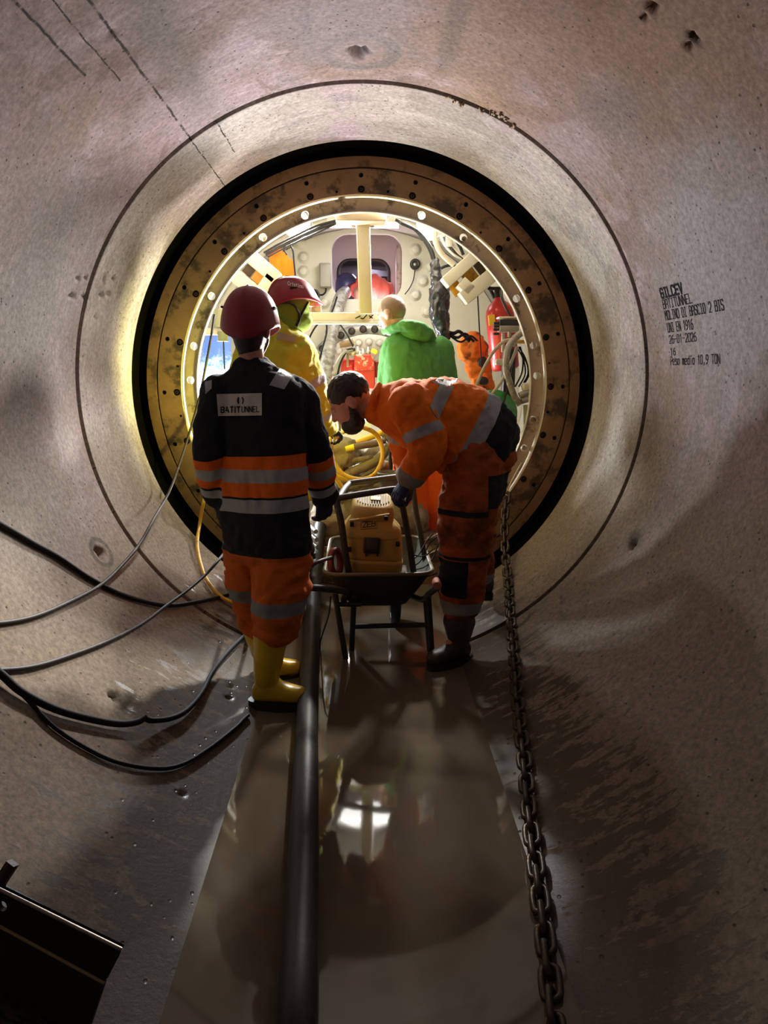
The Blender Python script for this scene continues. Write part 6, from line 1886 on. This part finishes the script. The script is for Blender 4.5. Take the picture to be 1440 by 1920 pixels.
m = MB(); ellipsoid(m, at(585, 569, 5.36), (V((0.03, 0, 0.01)), V((0, 0.03, 0)), V((-0.01, 0, 0.025)))); m.build('pink_lens', mat('pink_plastic', (0.85, 0.38, 0.42), 0.3, bump=0), bx_)
for i, pts in enumerate(([(604, 600), (590, 615), (578, 640), (572, 670)], [(612, 602), (612, 625), (604, 655), (595, 690)], [(628, 600), (640, 612), (652, 630), (662, 650)], [(632, 556), (626, 575), (618, 592), (600, 600)])):
    cable('hanging_wire', [at(x, y, 5.5 + 0.1 * i) for x, y in pts], 0.007, M_CABLE, ('thin cable curving down at left of the grey hose', 'straight thin cable beside the grey hose', 'thin cable from the cross beam to the red block', 'thin cable from hatch to the cross beam')[i], 'cable')

# red drive block
rd = thing('red_valve_block', 'mud-splashed red drive block in the middle of the machine', 'drive block', at(690, 720, 5.9))
m = MB(); m.bevbox(at(683, 680, 5.9), (0.165, 0.16, 0.13), 0.012); m.build('upper_block', M_MUDDYRED, rd)
m = MB(); m.bevbox(at(684, 706, 5.92), (0.17, 0.17, 0.20), 0.012); m.build('lower_block', M_RED, rd)
m = MB(); m.bevbox(at(655, 690, 5.95), (0.14, 0.12, 0.15), 0.02); m.build('side_block', M_RED, rd)
m = MB(); m.lathe([(0.0001, -0.02), (0.02, -0.02), (0.026, 0.0), (0.05, 0.0), (0.055, 0.03)], at(657, 688, 5.87), (0, 1, 0), 20); m.build('port', M_RED, rd)
m = MB(); m.bevbox(at(710, 692, 5.96), (0.09, 0.12, 0.14), 0.02); m.build('side_cover', mat('dark_red_paint', (0.25, 0.02, 0.02), 0.35, bump=0.05), rd)
for x, y, w in ((662, 662, 0.035), (670, 660, 0.03), (680, 664, 0.03), (690, 661, 0.025), (674, 668, 0.04)):
    m = MB(); m.lathe([(0.0001, 0.045), (w * 0.6, 0.045), (w * 0.6, 0.02), (w, 0.02), (w, -0.02), (0.0001, -0.02)], at(x, y, 5.86), (0, 0, 1), 6); m.build('fitting', mat('plated_fitting', (0.55, 0.47, 0.32), 0.35, 0.6, 0.2, 30) if x == 662 else M_ALU, rd)
m = MB(); m.bevbox(at(652, 675, 5.85), (0.02, 0.03, 0.11), 0.004); m.build('stay', M_RUST, rd)
m = MB(); m.tube(smooth_path([at(637, 646, 5.85), at(652, 644, 5.85), at(663, 641, 5.85)], 4), 0.028, 10); m.build('rusty_stub', M_RUST, rd)
m = MB(); m.bevbox(at(702, 659, 5.8), (0.055, 0.04, 0.035), 0.012, Matrix.Rotation(0.5, 3, 'Y')); m.build('yellow_handle', mat('yellow_plastic', (0.9, 0.75, 0.04), 0.4, bump=0), rd)
for i in range(3):
    m = MB(); m.tube(smooth_path([at(666 - 2 * i, 655, 5.82), at(650 - 3 * i, 658 + 2 * i, 5.82), at(638 - 3 * i, 680, 5.84), at(632 - 3 * i, 705, 5.86)], 6), 0.012, 8); m.build('braided_line', M_GREYHOSE if i else M_CABLE, rd)

# ================================================================== hoses and mud heap between the workers
yh = [(622, 815), (621, 840), (627, 868), (645, 890), (675, 899), (700, 891), (714, 870), (717, 845), (710, 822), (697, 808), (676, 800)]
cable('air_hose', [at(x, y, 4.75 + 0.05 * math.sin(i)) for i, (x, y) in enumerate(yh)], 0.0165, M_YELLOWHOSE, 'yellow hose coiled in a big loop behind the pump unit', 'hose')
cable('air_hose', [at(x, y, 4.80) for x, y in ((608, 868), (622, 885), (650, 900), (685, 902), (712, 897), (735, 888))], 0.0165, M_YELLOWHOSE, 'yellow hose strand lying under the big loop', 'hose')
cable('air_hose', [at(x, y, 4.70) for x, y in ((618, 828), (617, 850), (622, 875), (632, 900), (645, 918))], 0.015, M_YELLOWHOSE, 'yellow hose strand hanging from the yellow coat glove', 'hose')
cable('air_hose', [at(x, y, 4.70) for x, y in ((628, 815), (645, 810), (665, 803), (682, 798))], 0.012, M_YELLOWHOSE, 'short yellow-brown rod held in the glove of the yellow coat', 'hose')
cable('air_hose', [at(x, y, 5.0) for x, y in ((668, 830), (690, 822), (710, 814), (722, 806))], 0.020, M_YELLOWHOSE, 'yellow hose strand lying across the mud heap', 'hose')
cable('air_hose', [at(x, y, 4.95) for x, y in ((604, 862), (614, 850), (622, 838))], 0.014, M_YELLOWHOSE, 'short yellow hose bit at the left of the loop', 'hose')
heap = MB()
random.seed(11)
for i in range(26):
    x, y = random.uniform(615, 765), random.uniform(835, 925)
    p = at(x, y, 5.15 + random.uniform(-0.12, 0.3))
    ellipsoid(heap, p, (V((random.uniform(0.06, 0.14), 0, random.uniform(-.03, .03))), V((0, random.uniform(0.06, 0.12), 0)), V((random.uniform(-.02, .02), 0, random.uniform(0.035, 0.08)))), 14, 8)
loft(heap, [((-0.35, 5.2, -0.98), V((0, 0.25, 0)), V((0, 0, 0.14))), ((0.0, 5.25, -0.94), V((0, 0.25, 0)), V((0, 0, 0.2))), ((0.4, 5.25, -0.96), V((0, 0.25, 0)), V((0, 0, 0.18)))], 18)
me = remeshed(heap, 0.014, 2); wrinkle(me, 0.03, (9, 9, 9), 1.0, 0.6)
hp_ = part_of(me, 'mud_heap', M_MUD, None); tag(hp_, 'heap of wet mud and rubble behind the pump unit', 'mud', kind='stuff')
random.seed(5)
mhose = [[(640, 900), (660, 885), (690, 872), (715, 855), (728, 835)], [(650, 915), (690, 905), (730, 893), (760, 890)], [(632, 770), (628, 810), (630, 850), (634, 890)], [(640, 868), (670, 862), (700, 858)], [(660, 912), (685, 890), (705, 878)], [(720, 812), (735, 830), (742, 860)]]
mr = [0.035, 0.03, 0.042, 0.02, 0.018, 0.03]
ml = ['muddy hose lying diagonally across the heap', 'muddy hose lying low in front of the heap', 'muddy upright hose below the yellow coat glove', 'thin muddy bar across the heap', 'thin muddy rod leaning on the heap', 'muddy hose bending down at the right of the heap']
for pts, r, lab in zip(mhose, mr, ml):
    cable('muddy_hose', [at(x, y, 4.98) for x, y in pts], r, M_MUD, lab, 'hose', res=6, n=12)
tool = thing('hand_tool', 'mud-brown hand tool with bright yellow end lying on the heap', 'tool', at(690, 835, 4.93))
m = MB(); m.tube([at(664, 838, 4.93), at(705, 831, 4.93), at(722, 826, 4.95)], [0.024, 0.026, 0.02], 12); m.build('handle', mat('muddy_brown_grip', (0.16, 0.11, 0.08), 0.6, 0, 0.3, 14), tool)
m = MB(); m.tube([at(648, 842, 4.93), at(665, 838, 4.93)], [0.020, 0.024], 10); m.build('yellow_end', mat('bright_yellow_plastic', (0.88, 0.78, 0.03), 0.4, bump=0), tool)
pot = thing('grey_bucket', 'small grey bucket rim showing behind the pump frame', 'bucket', at(733, 905, 4.6))
m = MB(); m.lathe([(0.075, -0.10), (0.09, 0.0), (0.094, 0.0), (0.094, 0.012), (0.085, 0.012), (0.07, -0.09), (0.0001, -0.09)], at(733, 888, 4.6), (0, 0, 1), 24); m.build('shell', mat('grey_plastic', (0.15, 0.13, 0.115), 0.5, bump=0.1), pot)
# pale pipe ends visible left of the pump, below the gloves
for i, (x, y) in enumerate(((578, 985), (580, 1000), (582, 1014))):
    m = MB(); m.cyl(at(x - 6, y - 6, 4.7), at(x + 14, y + 12, 4.5), 0.016)
    o = m.build('scaffold_tube', M_ALU, org=at(x, y, 4.6)); tag(o, ('uppermost', 'middle', 'lowest')[i] + ' bare metal tube stub beside the hose behind the near worker', 'tube', 'tube stubs behind the near worker')
# white splashed tarp behind the bent worker's beard
m = MB(); m.bevbox(at(662, 815, 5.6), (0.30, 0.02, 0.22), 0.008)
o = m.build('splashed_board', mat('splashed_white_board', (0.78, 0.76, 0.72), 0.5, 0, 0.05, 8, (0.65, 0.12, 0.10), 0.62, 0.68, 8.0), org=at(662, 840, 5.6)); tag(o, 'white board with red and blue marks low behind the hose loop', 'board')
